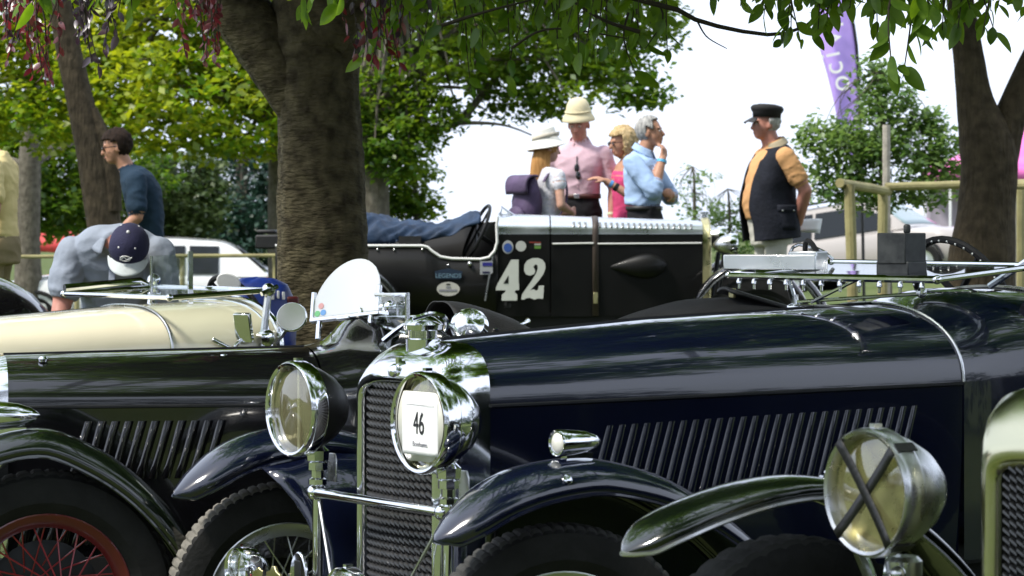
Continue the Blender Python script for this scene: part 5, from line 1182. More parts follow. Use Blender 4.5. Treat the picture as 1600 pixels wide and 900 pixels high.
# ------------------------------------------------------------------ modern parked cars
def modern(name, loc, rot, L, Wd, H, paint, label, suv=False, glass=None):
    c = thing(name, loc, rot=rot, label=label, cat='car'); w = Wd / 2; gl = glass or M['car_glass']
    hz = H * (.62 if suv else .64); zb = .28 if suv else .20
    top = [(-L / 2, hz * .80), (-L / 2 + .08, hz * .98), (-L * .30, hz * 1.02), (L * .18, hz * 1.0), (L * .30, hz * .96), (L * .43, hz * .86), (L / 2 - .03, hz * .66), (L / 2, hz * .45)]
    secs = []
    for i in range(33):
        x = -L / 2 + L * i / 32; zt = lerp(top, x); e = 1 - .30 * abs(2 * x / L) ** 7 ; r = []
        for y, z in ((-.88, zb), (-.97, zb + .12), (-1, zb + (zt - zb) * .45), (-.985, zb + (zt - zb) * .78), (-.93, zb + (zt - zb) * .93), (-.80, zt), (-.4, zt + .02), (0, zt + .03)): r.append(V((x, y * w * e, z)))
        r += [V((q.x, -q.y, q.z)) for q in reversed(r[:-1])]; secs.append(r)
    b = MB(); b.loft(secs); body = build('body', b, paint, c, smooth=40)
    cab = [(-L * .47, hz * .99), (-L * (.44 if suv else .34), H * .93), (-L * .36 if suv else -L * .22, H * .985), (-L * .1, H), (L * .06, H * .985), (L * .26, hz * .98)]
    wy = lambda z: w * (.90 - .30 * (z - hz) / (H - hz)); rings = []
    cabs = spline(cab, 25)
    b = MB(); rg = []
    for x, z in cabs:
        z0 = hz * .97; rg.append([V((x, -w * .9, z0)), V((x, -wy(z), z)), V((x, -wy(z) * .6, z + .02)), V((x, 0, z + .03)), V((x, wy(z) * .6, z + .02)), V((x, wy(z), z)), V((x, w * .9, z0))])
    b.loft(rg, False); roof = build('cabin', b, paint, c, smooth=50)
    for s in (-1, 1):
        for xa, xb in ((-L * (.40 if suv else .30), -L * .20), (-L * .185, -L * .005), (L * .01, L * .175)):
            zt = lambda x: lerp([(a, d) for a, d in cabs], x); P = []
            for x in (xa, xb): z = hz * 1.02; P.append(V((x, s * (wy(z) + .012), z)))
            for x in (xb, xa): z = max(hz * 1.05, min(zt(x) - .06, H * .93)); P.append(V((x - (.0), s * (wy(z) + .012), z)))
            b = MB(); b.prism(P, (0, 0, 0), (0, s * .006, 0)); build('window', b, gl, roof, smooth=0)
        for x in (-L * .31, L * .31): pass
        sx = L * .315
        for x in (-sx, sx):
            b = MB(); R_ = .36 if suv else .31; b.lathe([(.002, .10), (R_ * .62, .10), (R_ * .66, .085), (R_ * .9, .105), (R_, .07), (R_, -.08), (.002, -.08)], (x, s * (w - .10), R_), (0, s, 0), 28); wh = build('wheel', b, M['tyre'], c)
            b = MB(); b.lathe([(.04, .125), (R_ * .2, .12), (R_ * .58, .105), (R_ * .63, .112)], (x, s * (w - .10), R_), (0, s, 0), 28, False); build('rim', b, M['alu'], wh)
            b = MB(); b.tube([(x + (R_ + .06) * math.cos(a), s * (w - .003), R_ + (R_ + .06) * math.sin(a)) for a in [math.pi * k / 14 for k in range(15)]], .03, 6); build('wheel_arch', b, M['black_matte'], c)
        b = MB(); b.ball((0, 0, 0), (.06, .19, .10), 14, 8); build('headlight', b, M['lens_clear'] if 0 else mat('headlight_clear', (.80, .82, .84), .08, coat=1), c, (L * .455, s * w * .72, hz * .70), (0, 0, s * -.5))
        b = MB(); b.ball((0, 0, 0), (.08, .14, .09), 14, 8); build('tail_light', b, mat('tail_red', (.45, .02, .02), .2, coat=1), c, (-L * .47, s * w * .80, hz * .88))
        b = MB(); b.ball((0, 0, 0), (.07, .11, .07), 12, 8); build('door_mirror', b, paint, c, (L * .17, s * (w + .08), hz * 1.05))
        for x in (-L * .17, L * .02): b = MB(); b.box((0, 0, 0), (.18, .02, .03)); build('door_handle', b, M['dark_metal'] if suv else paint, c, (x - .1, s * (w + .004), hz * .86), bevel=.006)
        for x in (-L * .19, L * .0, L * .19): b = MB(); b.box((x, s * (w * .998), hz * .55), (.008, .006, hz * .62)); build('door_gap', b, M['black_matte'], c)
        if suv: b = MB(); b.tube([(-L * .40, s * w * .66, H + .05), (-L * .1, s * w * .66, H + .09), (L * .05, s * w * .66, H + .05)], .025, 6); build('roof_rail', b, M['dark_metal'], roof)
    def ws(u, v, xa, za, xb, zb_): z = za + (zb_ - za) * u; return V((xa + (xb - xa) * u, (2 * v - 1) * (wy(z) - .05), z + .035 + .02 * math.sin(math.pi * v)))
    b = MB(); b.grid(lambda u, v: ws(u, v, L * .245, hz * 1.01, L * .085, H * .955), 6, 8); build('windscreen', b, mat(name + '_screen', (.20, .27, .28), .15, coat=.3), roof, solid=.008)
    b = MB(); b.grid(lambda u, v: ws(u, v, -L * .465, hz * 1.02, -L * (.445 if suv else .36), H * .90), 6, 8); build('rear_window', b, gl, roof, solid=.008)
    b = MB(); b.box((L * .497, 0, hz * .52), (.02, w * .9, hz * .16)); b.box((L * .49, 0, hz * .33), (.03, w * 1.5, hz * .14)); build('grille', b, M['black_matte'], c, bevel=.01)
    return c
Yw = 38.5; Xt = (432 - 800) / F * Yw
modern('white_hatchback', (Xt - 2.1, Yw + .3, -.02), (0, 0, math.pi + .06), 4.2, 1.74, 1.44, mat('white_car_paint', (.74, .75, .76), .2, coat=1), 'white modern hatchback parked behind the bending man, left of the big trunk')
g = G(1372, 54)
modern('silver_suv', (g.x, 54, .36), (0, math.radians(-8), math.radians(-33)), 4.7, 1.88, 1.78, mat('champagne_paint', (.36, .33, .31), .3, coat=.6), 'pale silver off-road car parked beyond the timber fence', True)

# blue bag on the cream car's rear deck
o = incar((-2.45, 10.54, .03), math.pi + math.radians(40), -2.0, -.37, .945); b = MB()
b.loft([[V((.17 * f * math.copysign(abs(math.cos(a)) ** .8, math.cos(a)), .115 * f * math.sin(a), z + .012 * noise.noise(V((a * 2, z * 9, 2))))) for a in [2 * math.pi * j / 26 for j in range(26)]] for z, f in ((0, .90), (.05, 1.03), (.12, 1.05), (.20, 1.02), (.27, .95), (.32, .80), (.345, .45), (.35, .1))])
bg = thing('blue_bag', o, .35, label='shiny blue bag with white print behind the cream car, left of the big trunk', cat='bag')
build('main_bag', b, mat('blue_nylon', (.012, .035, .22), .4, var=.3, vs=14, bump=.5, bs=22), bg, smooth=70)
for x, z, w in ((.04, .27, .012), (.065, .275, .010), (.09, .27, .012), (-.03, .17, .05), (-.06, .10, .03)):
    b = MB(); b.box((x, -.112 - .006 * (z < .25), z), (w, .012, .035 if z > .2 else .012)); build('print_mark', b, M['white_paint'], bg, bevel=.002)
b = MB(); b.box((.14, -.06, .22), (.06, .06, .09)); build('red_patch', b, mat('dark_red_patch', (.09, .01, .012), .5), bg, bevel=.01)
# ------------------------------------------------------------------ people (local: facing +x, left +y, up z, about 1.75 m before scaling)
def cloth_m(name, col, var=.10, bump=.5, bs=22, rough=.85): return mat(name, col, rough, var=var, vs=9, bump=bump, bs=bs, spec=.2)
SK = mat('skin', (.52, .30, .22), .5, var=.10, vs=18, spec=.35)
SK_TAN = mat('tanned_skin', (.44, .23, .15), .5, var=.12, vs=18, spec=.35)
SK_RED = mat('ruddy_skin', (.48, .22, .17), .5, var=.12, vs=18, spec=.35)
SHADE_GLASS = mat('dark_lens', (.008, .008, .010), .08, coat=1)
def hairm(name, a, b):
    m = mat(name, a, .75, col2=b, vs=26, bump=.9, bs=60, spec=.12); nt = m.node_tree; tc = [n for n in nt.nodes if n.type == 'TEX_COORD'][0]
    mp = nt.nodes.new('ShaderNodeMapping'); mp.inputs['Scale'].default_value = (2.2, 2.2, .3); nt.links.new(tc.outputs['Object'], mp.inputs['Vector'])
    for n in [n for n in nt.nodes if n.type == 'TEX_NOISE']: nt.links.new(mp.outputs['Vector'], n.inputs['Vector'])
    return m
class Fig:
    def __init__(s, mats): s.mats, s.keys, s.v, s.f, s.k = mats, list(mats), [], [], []
    def put(s, key, b):
        o = len(s.v); s.v += b.v; s.f += [tuple(i + o for i in f) for f in b.f]; s.k += [s.keys.index(key)] * len(b.v)
    def cone(s, key, a, ra, b, rb): s.put(key, MB().cone(a, ra, b, rb, 14, 4))
    def ball(s, key, c, r, R=None): s.put(key, MB().ball(c, r, 16, 12, R))
    def torso(s, key, rings, e=.85):
        """rings: (x, y, z, half depth, half width) from bottom to top"""
        n = max(4, int(sum((V(a[:3]) - V(b[:3])).length for a, b in zip(rings, rings[1:])) / .022)); P = spline(rings, n); R = []
        for i, p in enumerate(P):
            a, c = V(P[max(i - 1, 0)][:3]), V(P[min(i + 1, n - 1)][:3]); T = (c - a).normalized(); Yv = V((0, 1, 0)); X = Yv.cross(T).normalized(); Yv = T.cross(X)
            R.append([V(p[:3]) + X * p[3] * math.copysign(abs(math.cos(t)) ** e, math.cos(t)) + Yv * p[4] * math.copysign(abs(math.sin(t)) ** e, math.sin(t)) for t in [2 * math.pi * j / 40 for j in range(40)]])
        b = MB(); b.loft(R); s.put(key, b)
    def arm(s, sh, el, wr, skin='skin', cloth='shirt', upto=.62, r=(.060, .044, .029), hand=None, loose=.012):
        sh, el, wr = V(sh), V(el), V(wr)
        s.cone(skin, sh, r[0] * .9, el, r[1]); s.cone(skin, el, r[1], el.lerp(wr, .35), r[1] * 1.0); s.cone(skin, el.lerp(wr, .35), r[1] * .98, wr, r[2])
        if upto <= 1: s.cone(cloth, sh, r[0] + loose * .6, sh.lerp(el, upto), r[0] * (1 - .15 * upto) + loose)
        else:
            s.cone(cloth, sh, r[0] + loose * .6, el, r[1] + loose * 1.2); s.cone(cloth, el, r[1] + loose * 1.2, el.lerp(wr, upto - 1), r[1] + loose)
        if hand: s.hand(wr, *hand, skin=skin)
    def hand(s, wr, d, n, curl=.5, thumb=1, skin='skin'):
        """d along the hand, n palm normal, thumb = side of d x n"""
        wr, d, n = V(wr), V(d).normalized(), V(n); n = (n - d * n.dot(d)).normalized(); w = d.cross(n) * thumb
        for i in range(4):
            kx = wr + d * .082 + w * (.030 - .020 * i) - d * .006 * abs(i - 1.2)
            s.cone(skin, wr + d * .012 + w * (.016 - .011 * i), .016, kx, .0115)
            L = (.040, .046, .042, .032)[i]; a = curl; d1 = d * math.cos(a) + n * math.sin(a); m = kx + d1 * L; s.cone(skin, kx, .0105, m, .0095)
            a = curl * 2.1; d2 = d * math.cos(a) + n * math.sin(a); s.cone(skin, m, .0095, m + d2 * L * .85, .0080)
        t0 = wr + d * .025 + w * .026; t1 = t0 + (d * .65 + w * .75 + n * .25).normalized() * .038; s.cone(skin, t0, .015, t1, .0115); s.cone(skin, t1, .011, t1 + (d * .9 + w * .25 + n * .35).normalized() * .034, .0085)
    def legs(s, key='trousers', shoe='shoe', hz=.93, dx=0, st=.10):
        for y in (-1, 1):
            s.cone(key, (dx, y * .085, hz), .098, (dx + .02, y * st, .50), .070); s.cone(key, (dx + .02, y * st, .50), .070, (dx - .02, y * (st + .01), .10), .062)
            s.cone(shoe, (dx - .04, y * (st + .012), .045), .042, (dx + .14, y * (st + .03), .035), .036)
    def head(s, c, R, skin='skin', fat=1.0):
        c = V(c); g = lambda q: c + R @ V(q)
        s.ball(skin, g((-.012, 0, .035)), (.098, .078, .093), R); s.ball(skin, g((.026, 0, -.018)), (.068 * fat, .064 * fat, .086), R); s.ball(skin, g((.042, 0, -.074)), (.046, .047 * fat, .036), R)
        s.cone(skin, g((.088, 0, .012)), .010, g((.108, 0, -.024)), .0135)
        for y in (-1, 1): s.ball(skin, g((-.008, y * .079, -.008)), (.022, .011, .032), R); s.ball(skin, g((.058, y * .030, -.025)), (.026, .022, .024), R)
        s.cone(skin, g((.078, -.035, .030)), .012, g((.078, .035, .030)), .012); s.cone(skin, g((.084, -.014, -.058)), .010, g((.084, .014, -.058)), .010)
        s.hc, s.R = c, R
    def neck(s, base, skin='skin', r=.056): s.cone(skin, base, r * 1.1, s.hc + s.R @ V((-.018, 0, -.055)), r)
    def finish(s, name, loc, rz, k, label, voxel=.0085, fold=.005):
        t = thing('person', loc, rz, label=label, cat='person'); t.scale = (k, k, k)
        me = bpy.data.meshes.new('raw'); me.from_pydata(s.v, [], s.f); o = bpy.data.objects.new('raw', me); COL.objects.link(o)
        bm = bmesh.new(); bm.from_mesh(me); bmesh.ops.recalc_face_normals(bm, faces=bm.faces); bm.to_mesh(me); bm.free()
        md = o.modifiers.new('r', 'REMESH'); md.mode = 'VOXEL'; md.voxel_size = voxel; md.use_smooth_shade = True
        sm = o.modifiers.new('s', 'SMOOTH'); sm.iterations = 4; sm.factor = .5
        bpy.context.view_layer.update()
        body = bpy.data.meshes.new_from_object(o.evaluated_get(bpy.context.evaluated_depsgraph_get()))
        bpy.data.objects.remove(o); bpy.data.meshes.remove(me)
        kd = kdtree.KDTree(len(s.v))
        for i, p in enumerate(s.v): kd.insert(p, i)
        kd.balance()
        body.name = 'body'; body.materials.clear()
        for q in s.keys: body.materials.append(s.mats[q])
        soft = {s.keys.index(q) for q in s.keys if q not in ('skin', 'shoe')}; co = [v.co.copy() for v in body.vertices]; no = [v.normal.copy() for v in body.vertices]
        for i, v in enumerate(body.vertices):
            if s.k[kd.find(co[i])[1]] in soft:
                p = co[i]; f = noise.noise(V((p.x * 7, p.y * 7, p.z * 11))) + .9 * (1 - 2.2 * abs(noise.noise(V((p.x * 9 + p.z * 7 + 3, p.y * 9 - p.z * 5, p.z * 13)))))
                v.co = p + no[i] * fold * (f + .1)
        body.polygons.foreach_set('material_index', [s.k[kd.find(p.center)[1]] for p in body.polygons])
        body.shade_smooth(); body.update(); link('body', body, t)
        return t
    # --- things worn on or shown by the head, given in head coordinates
    def hg(s, q): return s.hc + s.R @ V(q)
    def face(s, t, eyes=True, lip=(.32, .12, .10)):
        if eyes:
            for y in (-1, 1):
                b = MB(); b.ball(s.hg((.083, y * .030, .008)), (.009, .013, .008), 10, 6, s.R); e = build('eye', b, mat('eye_white', (.62, .60, .57), .3), t)
                b = MB(); b.ball(s.hg((.0905, y * .030, .008)), (.003, .0055, .0055), 8, 6, s.R); build('iris', b, mat('iris', (.04, .03, .025), .2), e)
                b = MB(); b.tube([s.hg((.082, y * .014, .028)), s.hg((.086, y * .03, .031)), s.hg((.074, y * .048, .026))], .0045, 6); build('eyebrow', b, M['twig'], t)
        b = MB(); b.tube([s.hg((.083, -.022, -.058)), s.hg((.094, 0, -.056)), s.hg((.083, .022, -.058))], .0045, 6); build('mouth', b, mat('lips', lip, .5), t)
    def sunglasses(s, t, at=None):
        b = MB()
        for y in (-1, 1): b.ball(s.hg((.094, y * .032, .008)), (.006, .028, .020), 14, 8, s.R @ Euler((0, 0, y * -.25)).to_matrix())
        g = build('sunglasses', b, SHADE_GLASS, t); b = MB(); b.tube([s.hg((.097, -.012, .014)), s.hg((.100, 0, .016)), s.hg((.097, .012, .014))], .003, 6)
        for y in (-1, 1): b.tube([s.hg((.088, y * .056, .014)), s.hg((.05, y * .081, .014)), s.hg((-.01, y * .086, .010))], .003, 6)
        build('temple_arm', b, M['black_matte'], g)
    def hair(s, t, m, keep, c=(-.012, 0, .035), r=(.108, .089, .105), amp=.007, name='hair', seed=0):
        """a cap of hair: sphere faces kept where keep(x, y, z) of the head is true"""
        b = MB(); n, mm = 44, 30; idx = {}
        def P(i, j):
            a, e = 2 * math.pi * i / n, math.pi * j / mm; d = V((math.sin(e) * math.cos(a), math.sin(e) * math.sin(a), math.cos(e)))
            f = 1 + amp / .1 * (noise.noise(d * 5 + V((seed, 0, 0))) + .7 * noise.noise(V((d.x * 14, d.y * 14, d.z * 4 + seed))))
            return V(c) + V((d.x * r[0], d.y * r[1], d.z * r[2])) * f
        for j in range(mm):
            for i in range(n):
                q = [P(i, j), P(i + 1, j), P(i + 1, j + 1), P(i, j + 1)]; m_ = sum(q, V()) / 4
                if keep(m_.x, m_.y, m_.z):
                    ids = []
                    for w_, key in zip(q, ((i % n, j), ((i + 1) % n, j), ((i + 1) % n, j + 1), (i % n, j + 1))):
                        if key not in idx: idx[key] = len(b.v); b.v.append(tuple(s.hg(w_)))
                        if idx[key] not in ids: ids.append(idx[key])
                    if len(ids) > 2: b.f.append(tuple(ids)); b.m.append(0)
        return build(name, b, m, t, smooth=80, solid=.010)
    def lathe_hat(s, t, name, prof, m, o, ax=(0, 0, 1), n=36, sx=1.12, wob=0, band=None):
        R = s.R; a = V(ax).normalized(); u = V((1, 0, 0)); u = (u - a * u.dot(a)).normalized(); w = a.cross(u); rings = []
        for r, h in prof: rings.append([s.hg(V(o) + a * (h + wob * r * math.cos(2 * q)) + r * (sx * math.cos(q) * u + math.sin(q) * w)) for q in [2 * math.pi * k / n for k in range(n)]])
        b = MB(); b.loft(rings, True, (False, False)); return build(name, b, m, t, smooth=60, solid=.004, fix=True)
def HR(yaw=0, pitch=0, roll=0): return Matrix.Rotation(math.radians(yaw), 3, 'Z') @ Matrix.Rotation(math.radians(pitch), 3, 'Y') @ Matrix.Rotation(math.radians(roll), 3, 'X')
def collar(t, m, c, r=.068, h=.035, gap=50, tilt=.0, name='collar'):
    b = MB(); c = V(c)
    def f(u, v):
        a = math.radians(gap) * .5 + (2 * math.pi - math.radians(gap)) * u; rr_ = r * (1.0 + .42 * v); return c + V((rr_ * math.cos(a) * .95, rr_ * math.sin(a) * 1.05, h * (1 - 1.45 * v) - .035 * math.cos(a) * (1 + v * .5) + tilt * math.cos(a)))
    b.grid(f, 28, 5); return build(name, b, m, t, smooth=70, solid=.004)
def band(t, name, c, ax, r, w, m):
    b = MB(); b.lathe([(r * .92, -w / 2), (r, -w / 2), (r, w / 2), (r * .92, w / 2)], c, ax, 18, False); return build(name, b, m, t)
def belt(t, c, hx, hy, m, buckle=True, tilt=0):
    b = MB(); P = [V(c) + V((hx * math.cos(a), hy * math.sin(a), tilt * math.cos(a))) for a in [2 * math.pi * k / 36 for k in range(36)]]; b.loft([[p + V((0, 0, -.018)), p + V((0, 0, .018))] for p in P + P[:1]], False); o = build('belt', b, m, t, solid=.006)
    if buckle: b = MB(); b.box(V(c) + V((hx + .005, 0, tilt)), (.008, .045, .036)); build('buckle', b, M['dull_chrome'], o, bevel=.003)
TR = [(0, 0, .84, .125, .165), (0, 0, .95, .128, .172), (0, 0, 1.06, .118, .158), (.005, 0, 1.16, .122, .162), (.01, 0, 1.28, .130, .178), (0, 0, 1.37, .118, .190), (-.01, 0, 1.43, .092, .165), (-.012, 0, 1.465, .070, .105), (-.012, 0, 1.50, .055, .062)]
def ringmod(z0, z1, dx=0, sx=1, sy=1): return [(x + dx, y, z, hx * sx, hy * sy) for x, y, z, hx, hy in TR if z0 <= z <= z1]
def spot(px, Y): g_ = G(px, Y); return (g_.x, g_.y, g_.z)

def tall_man():
    sh = cloth_m('pink_shirt', (.58, .40, .46), .05); f = Fig(dict(skin=SK_RED, shirt=sh, trousers=cloth_m('black_trousers', (.012, .012, .014)), shoe=M['leather']))
    f.torso('shirt', [(x, y, z, hx * 1.04, hy * 1.02) for x, y, z, hx, hy in TR if z >= 1.05]); f.torso('trousers', [(0, 0, .80, .12, .15), (0, 0, .92, .128, .168), (0, 0, 1.02, .122, .16), (0, 0, 1.07, .116, .15)])
    f.legs(); f.head((.035, 0, 1.625), HR(-8, 16)); f.neck((-.005, 0, 1.46))
    f.arm((0, .195, 1.40), (-.03, .27, 1.12), (.05, .26, .89), upto=.72, hand=((.25, 0, -1), (-.3, -1, 0), .5, 1)); f.arm((0, -.195, 1.40), (-.03, -.26, 1.12), (.08, -.24, .89), upto=.72, hand=((.3, 0, -1), (-.3, 1, 0), .5, -1))
    t = f.finish('tall_man', spot(905, 22.1), math.radians(-99), 1.055, 'tall man in a pale pith-style hat and pink shirt behind the racing car')
    f.face(t); collar(t, sh, (-.005, 0, 1.475), .070, .04, 46); belt(t, (0, 0, 1.065), .130, .170, mat('brown_belt', (.08, .03, .025), .5))
    hm = mat('cream_felt', (.66, .58, .38), .9, var=.05, bump=.3, bs=70)
    f.lathe_hat(t, 'pith_hat', [(.005, .152), (.035, .149), (.064, .133), (.084, .098), (.093, .062), (.096, .045), (.100, .030), (.118, .000), (.128, -.022), (.125, -.028)], hm, (-.012, 0, .062), (-.10, 0, 1), sx=1.15)
    b = MB(); b.tube([f.hg((-.012 + .112 * math.cos(a), .098 * math.sin(a), .107 + .012 * math.cos(a))) for a in [2 * math.pi * k / 30 for k in range(30)]], .007, 6, True); build('hat_band', b, hm, t)
    for y in (-.05, .0, .05): pass
    b = MB(); b.ball((.148, .0, 1.285), (.010, .020, .035), 12, 8); b.ball((.146, .012, 1.225), (.010, .020, .033), 12, 8); b.tube([(.135, 0, 1.375), (.148, .0, 1.33), (.15, 0, 1.24)], .004, 6); build('hung_sunglasses', b, SHADE_GLASS, t, label='dark sunglasses hung from the shirt front')
    b = MB()
    for k in range(5): b.ball((.140 - .004 * abs(k - 2), .004, 1.36 - .075 * k), .006, 8, 5)
    build('shirt_buttons', b, sh, t, kind='stuff'); band(t, 'wrist_band', (.035, .262, .925), (.25, 0, -1), .036, .02, mat('pale_green_band', (.62, .66, .45), .5))
tall_man()

def hat_woman():
    tp = mat('white_lace', (.74, .74, .76), .85, col2=(.52, .53, .62), vs=42, bump=.6, bs=50); f = Fig(dict(skin=SK, shirt=tp, trousers=cloth_m('white_patterned_skirt', (.66, .66, .70)), shoe=M['leather']))
    f.torso('shirt', [(x, y, z, hx * .90, hy * .88) for x, y, z, hx, hy in TR if z >= 1.03 and z < 1.45] + [(-.01, 0, 1.455, .06, .10)]); f.torso('trousers', [(0, 0, .72, .15, .18), (0, 0, .90, .135, .172), (0, 0, 1.06, .105, .135)])
    f.legs('skin', hz=.80); f.head((.02, 0, 1.615), HR(-22, 6)); f.neck((-.012, 0, 1.45), r=.046)
    f.arm((0, -.17, 1.38), (-.02, -.23, 1.13), (.18, -.12, 1.08), upto=.30, r=(.050, .038, .026), hand=((1, .5, .1), (0, 1, 0), .4, -1)); f.arm((0, .17, 1.38), (.02, .22, 1.13), (.18, .12, 1.08), upto=.30, r=(.050, .038, .026), hand=((1, -.5, .1), (0, -1, 0), .4, 1))
    t = f.finish('hat_woman', spot(853, 21.3), math.radians(38), .935, 'ginger-haired woman in a white bucket hat with a purple backpack', fold=.003)
    f.face(t); hm = mat('white_canvas', (.72, .71, .66), .9, var=.04, bump=.3, bs=60)
    f.lathe_hat(t, 'bucket_hat', [(.003, .150), (.06, .150), (.082, .143), (.090, .120), (.098, .055), (.100, .045), (.125, .005), (.155, -.030), (.152, -.034)], hm, (-.02, 0, .038), (-.30, .08, 1), sx=1.1, wob=.05)
    b = MB(); b.loft([[f.hg((-.03 + (.116) * math.cos(a), .102 * math.sin(a), z + .036 * math.cos(a) - .008 * math.sin(a))) for a in [2 * math.pi * k / 30 for k in range(31)]] for z in (.088, .123)], False); build('hat_band', b, mat('beige_band', (.50, .46, .38), .9), t, solid=.003)
    hr = hairm('ginger_hair', (.36, .17, .055), (.52, .29, .11)); f.hair(t, hr, lambda x, y, z: (x < .02 or (x < .06 and abs(y) > .055)) and z > -.10, seed=2)
    def fall(u, v):
        a = math.radians(75 + 210 * u); w = .088 + .028 * math.sin(math.pi * v) - .03 * v; rp = 1 + .06 * noise.noise(V((u * 16, v * 3, 0)))
        return f.hg((-.02 - .01 * v + w * math.cos(a) * rp * 1.0, w * math.sin(a) * rp * (1 - .15 * v), -.02 - .36 * v + .04 * math.sin(9 * u) * v))
    b = MB(); b.grid(fall, 40, 16); build('long_hair', b, hr, t, smooth=80, solid=.014)
    # rucksack on her back, a thing of its own
    pm = mat('purple_nylon_bag', (.072, .046, .105), .7, var=.3, vs=7, bump=.4, bs=26); g_ = spot(853, 21.3); bag = thing('backpack', g_, math.radians(38), label='purple rucksack on the back of the woman in the bucket hat', cat='backpack'); bag.scale = (.935,) * 3
    b = MB(); R_ = []
    for i in range(14):
        u = i / 13; z = .93 + .44 * u; k = math.sin(math.pi * (.10 + .80 * u)) ** .45; R_.append([V((-.205 - .105 * k * math.cos(a) * (1.1 - .3 * u) + .012 * noise.noise(V((a * 2, z * 9, 1))), .155 * k * math.copysign(abs(math.sin(a)) ** .8, math.sin(a)), z + .012 * noise.noise(V((a * 3, z * 6, 5))))) for a in [2 * math.pi * j / 26 for j in range(26)]])
    b.loft(R_); build('main_bag', b, pm, bag, smooth=70)
    b = MB(); b.grid(lambda u, v: V((-.19 - .135 * math.sin(math.pi * .62 * v), -.14 + .28 * u, 1.375 + .02 * math.sin(math.pi * v) - .15 * v * v)), 10, 10); build('lid', b, pm, bag, smooth=70, solid=.02)
    b = MB(); b.ball((-.325, 0, 1.04), (.045, .11, .085), 16, 10); build('pocket', b, pm, bag)
    for y in (-.115, .115): b = MB(); b.tube(spline([(-.12, y, 1.33), (-.03, y * 1.05, 1.43), (.09, y * 1.1, 1.38), (.12, y * 1.2, 1.22), (.02, y * 1.55, 1.06), (-.13, y * 1.2, .99)], 18), .016, 6, flat=.35); build('shoulder_strap', b, pm, bag)
hat_woman()

def blonde_woman():
    tp = cloth_m('bright_pink_top', (.62, .07, .19), .10); f = Fig(dict(skin=SK_TAN, shirt=tp, trousers=cloth_m('navy_trousers', (.02, .025, .05)), shoe=M['leather']))
    f.torso('skin', [(x, y, z, hx * .88, hy * .86) for x, y, z, hx, hy in TR if z >= 1.2]); f.torso('shirt', [(x, y, z, hx * .95, hy * .92) for x, y, z, hx, hy in TR if .9 <= z <= 1.29] + [(.0, 0, 1.33, .118, .155)]); f.torso('trousers', [(0, 0, .78, .13, .16), (0, 0, .95, .125, .165)])
    f.legs(); f.head((.05, 0, 1.60), HR(10, 8)); f.neck((-.005, 0, 1.44), r=.044)
    for y in (-1, 1): f.cone('shirt', (.10, y * .075, 1.30), .016, (-.02, y * .09, 1.435), .016)
    f.arm((0, .17, 1.37), (.0, .27, 1.13), (.235, .21, 1.28), upto=.02, r=(.050, .038, .026), hand=((1, -.25, .35), (0, -.3, -1), .35, 1)); f.arm((0, -.17, 1.37), (-.02, -.22, 1.12), (.02, -.2, .90), upto=.02, r=(.050, .038, .026), hand=((.1, 0, -1), (0, 1, 0), .4, -1))
    t = f.finish('blonde_woman', spot(980, 21.85), math.radians(192), .975, 'blonde woman in sunglasses and a bright pink sleeveless top', fold=.003)
    f.face(t, False, (.45, .13, .13)); f.sunglasses(t); hr = hairm('blonde_hair', (.40, .28, .13), (.62, .47, .27))
    f.hair(t, hr, lambda x, y, z: z > .075 or x < -.005 or (x < .025 and z > -.06), (-.022, 0, .025), (.122, .112, .122), .014, seed=5)
    f.hair(t, hr, lambda x, y, z: z < .03 and x < .02 and z > -.125, (-.02, 0, -.03), (.112, .108, .105), .016, 'hair_ends', 8)
    f.hair(t, hr, lambda x, y, z: x > .02 and z > .070, (.0, 0, .03), (.104, .092, .098), .010, 'fringe', 9)
    band(t, 'wrist_band', (.195, .22, 1.255), (.9, -.2, .55), .033, .025, mat('blue_band', (.10, .30, .62), .4)); band(t, 'watch', (.155, .23, 1.228), (.85, -.2, .55), .036, .03, M['black_matte'])
blonde_woman()

def grey_man():
    sh = cloth_m('light_blue_shirt', (.36, .50, .74), .06); f = Fig(dict(skin=SK_TAN, shirt=sh, trousers=cloth_m('dark_trousers', (.018, .018, .022)), shoe=M['leather']))
    f.torso('shirt', [(x - .02, y, z, hx * 1.16, hy * 1.06) for x, y, z, hx, hy in TR if 1.05 <= z <= 1.38] + [(-.03, 0, 1.43, .10, .165), (-.02, 0, 1.47, .072, .10), (-.01, 0, 1.50, .06, .066)]); f.torso('trousers', [(0, 0, .78, .13, .16), (0, 0, .93, .135, .172), (-.01, 0, 1.05, .128, .162)])
    f.legs(); f.head((.045, 0, 1.635), HR(-4, -6), fat=1.03); f.neck((-.015, 0, 1.46), r=.060)
    f.arm((-.06, -.19, 1.39), (.11, -.24, 1.17), (.16, -.10, 1.43), upto=1.15, r=(.066, .050, .032), hand=((.15, .35, 1), (-.9, .4, 0), .75, -1), loose=.018); f.arm((0, .19, 1.39), (.16, .22, 1.13), (.22, -.06, 1.14), upto=1.1, r=(.064, .048, .030), hand=((.1, -1, .15), (-1, 0, 0), .5, 1), loose=.016)
    t = f.finish('grey_man', spot(1008, 21.25), math.radians(-14), 1.0, 'grey-haired man in a light blue shirt with his hand on his chin', fold=.007)
    f.face(t); collar(t, sh, (-.008, 0, 1.485), .074, .042, 50); belt(t, (-.01, 0, 1.035), .142, .180, M['leather'])
    f.hair(t, hairm('grey_hair', (.22, .22, .22), (.52, .51, .49)), lambda x, y, z: (z > .105 and x < .075) or (x < -.01 and z > -.065) or (x < .04 and z > .055 - .9 * max(0, x)), seed=11)
    band(t, 'wrist_band', (.157, -.115, 1.405), (.15, .35, 1), .040, .022, mat('cyan_band', (.08, .42, .72), .4)); band(t, 'watch', (.215, -.03, 1.14), (.1, -1, .1), .038, .028, M['dull_chrome'])
grey_man()

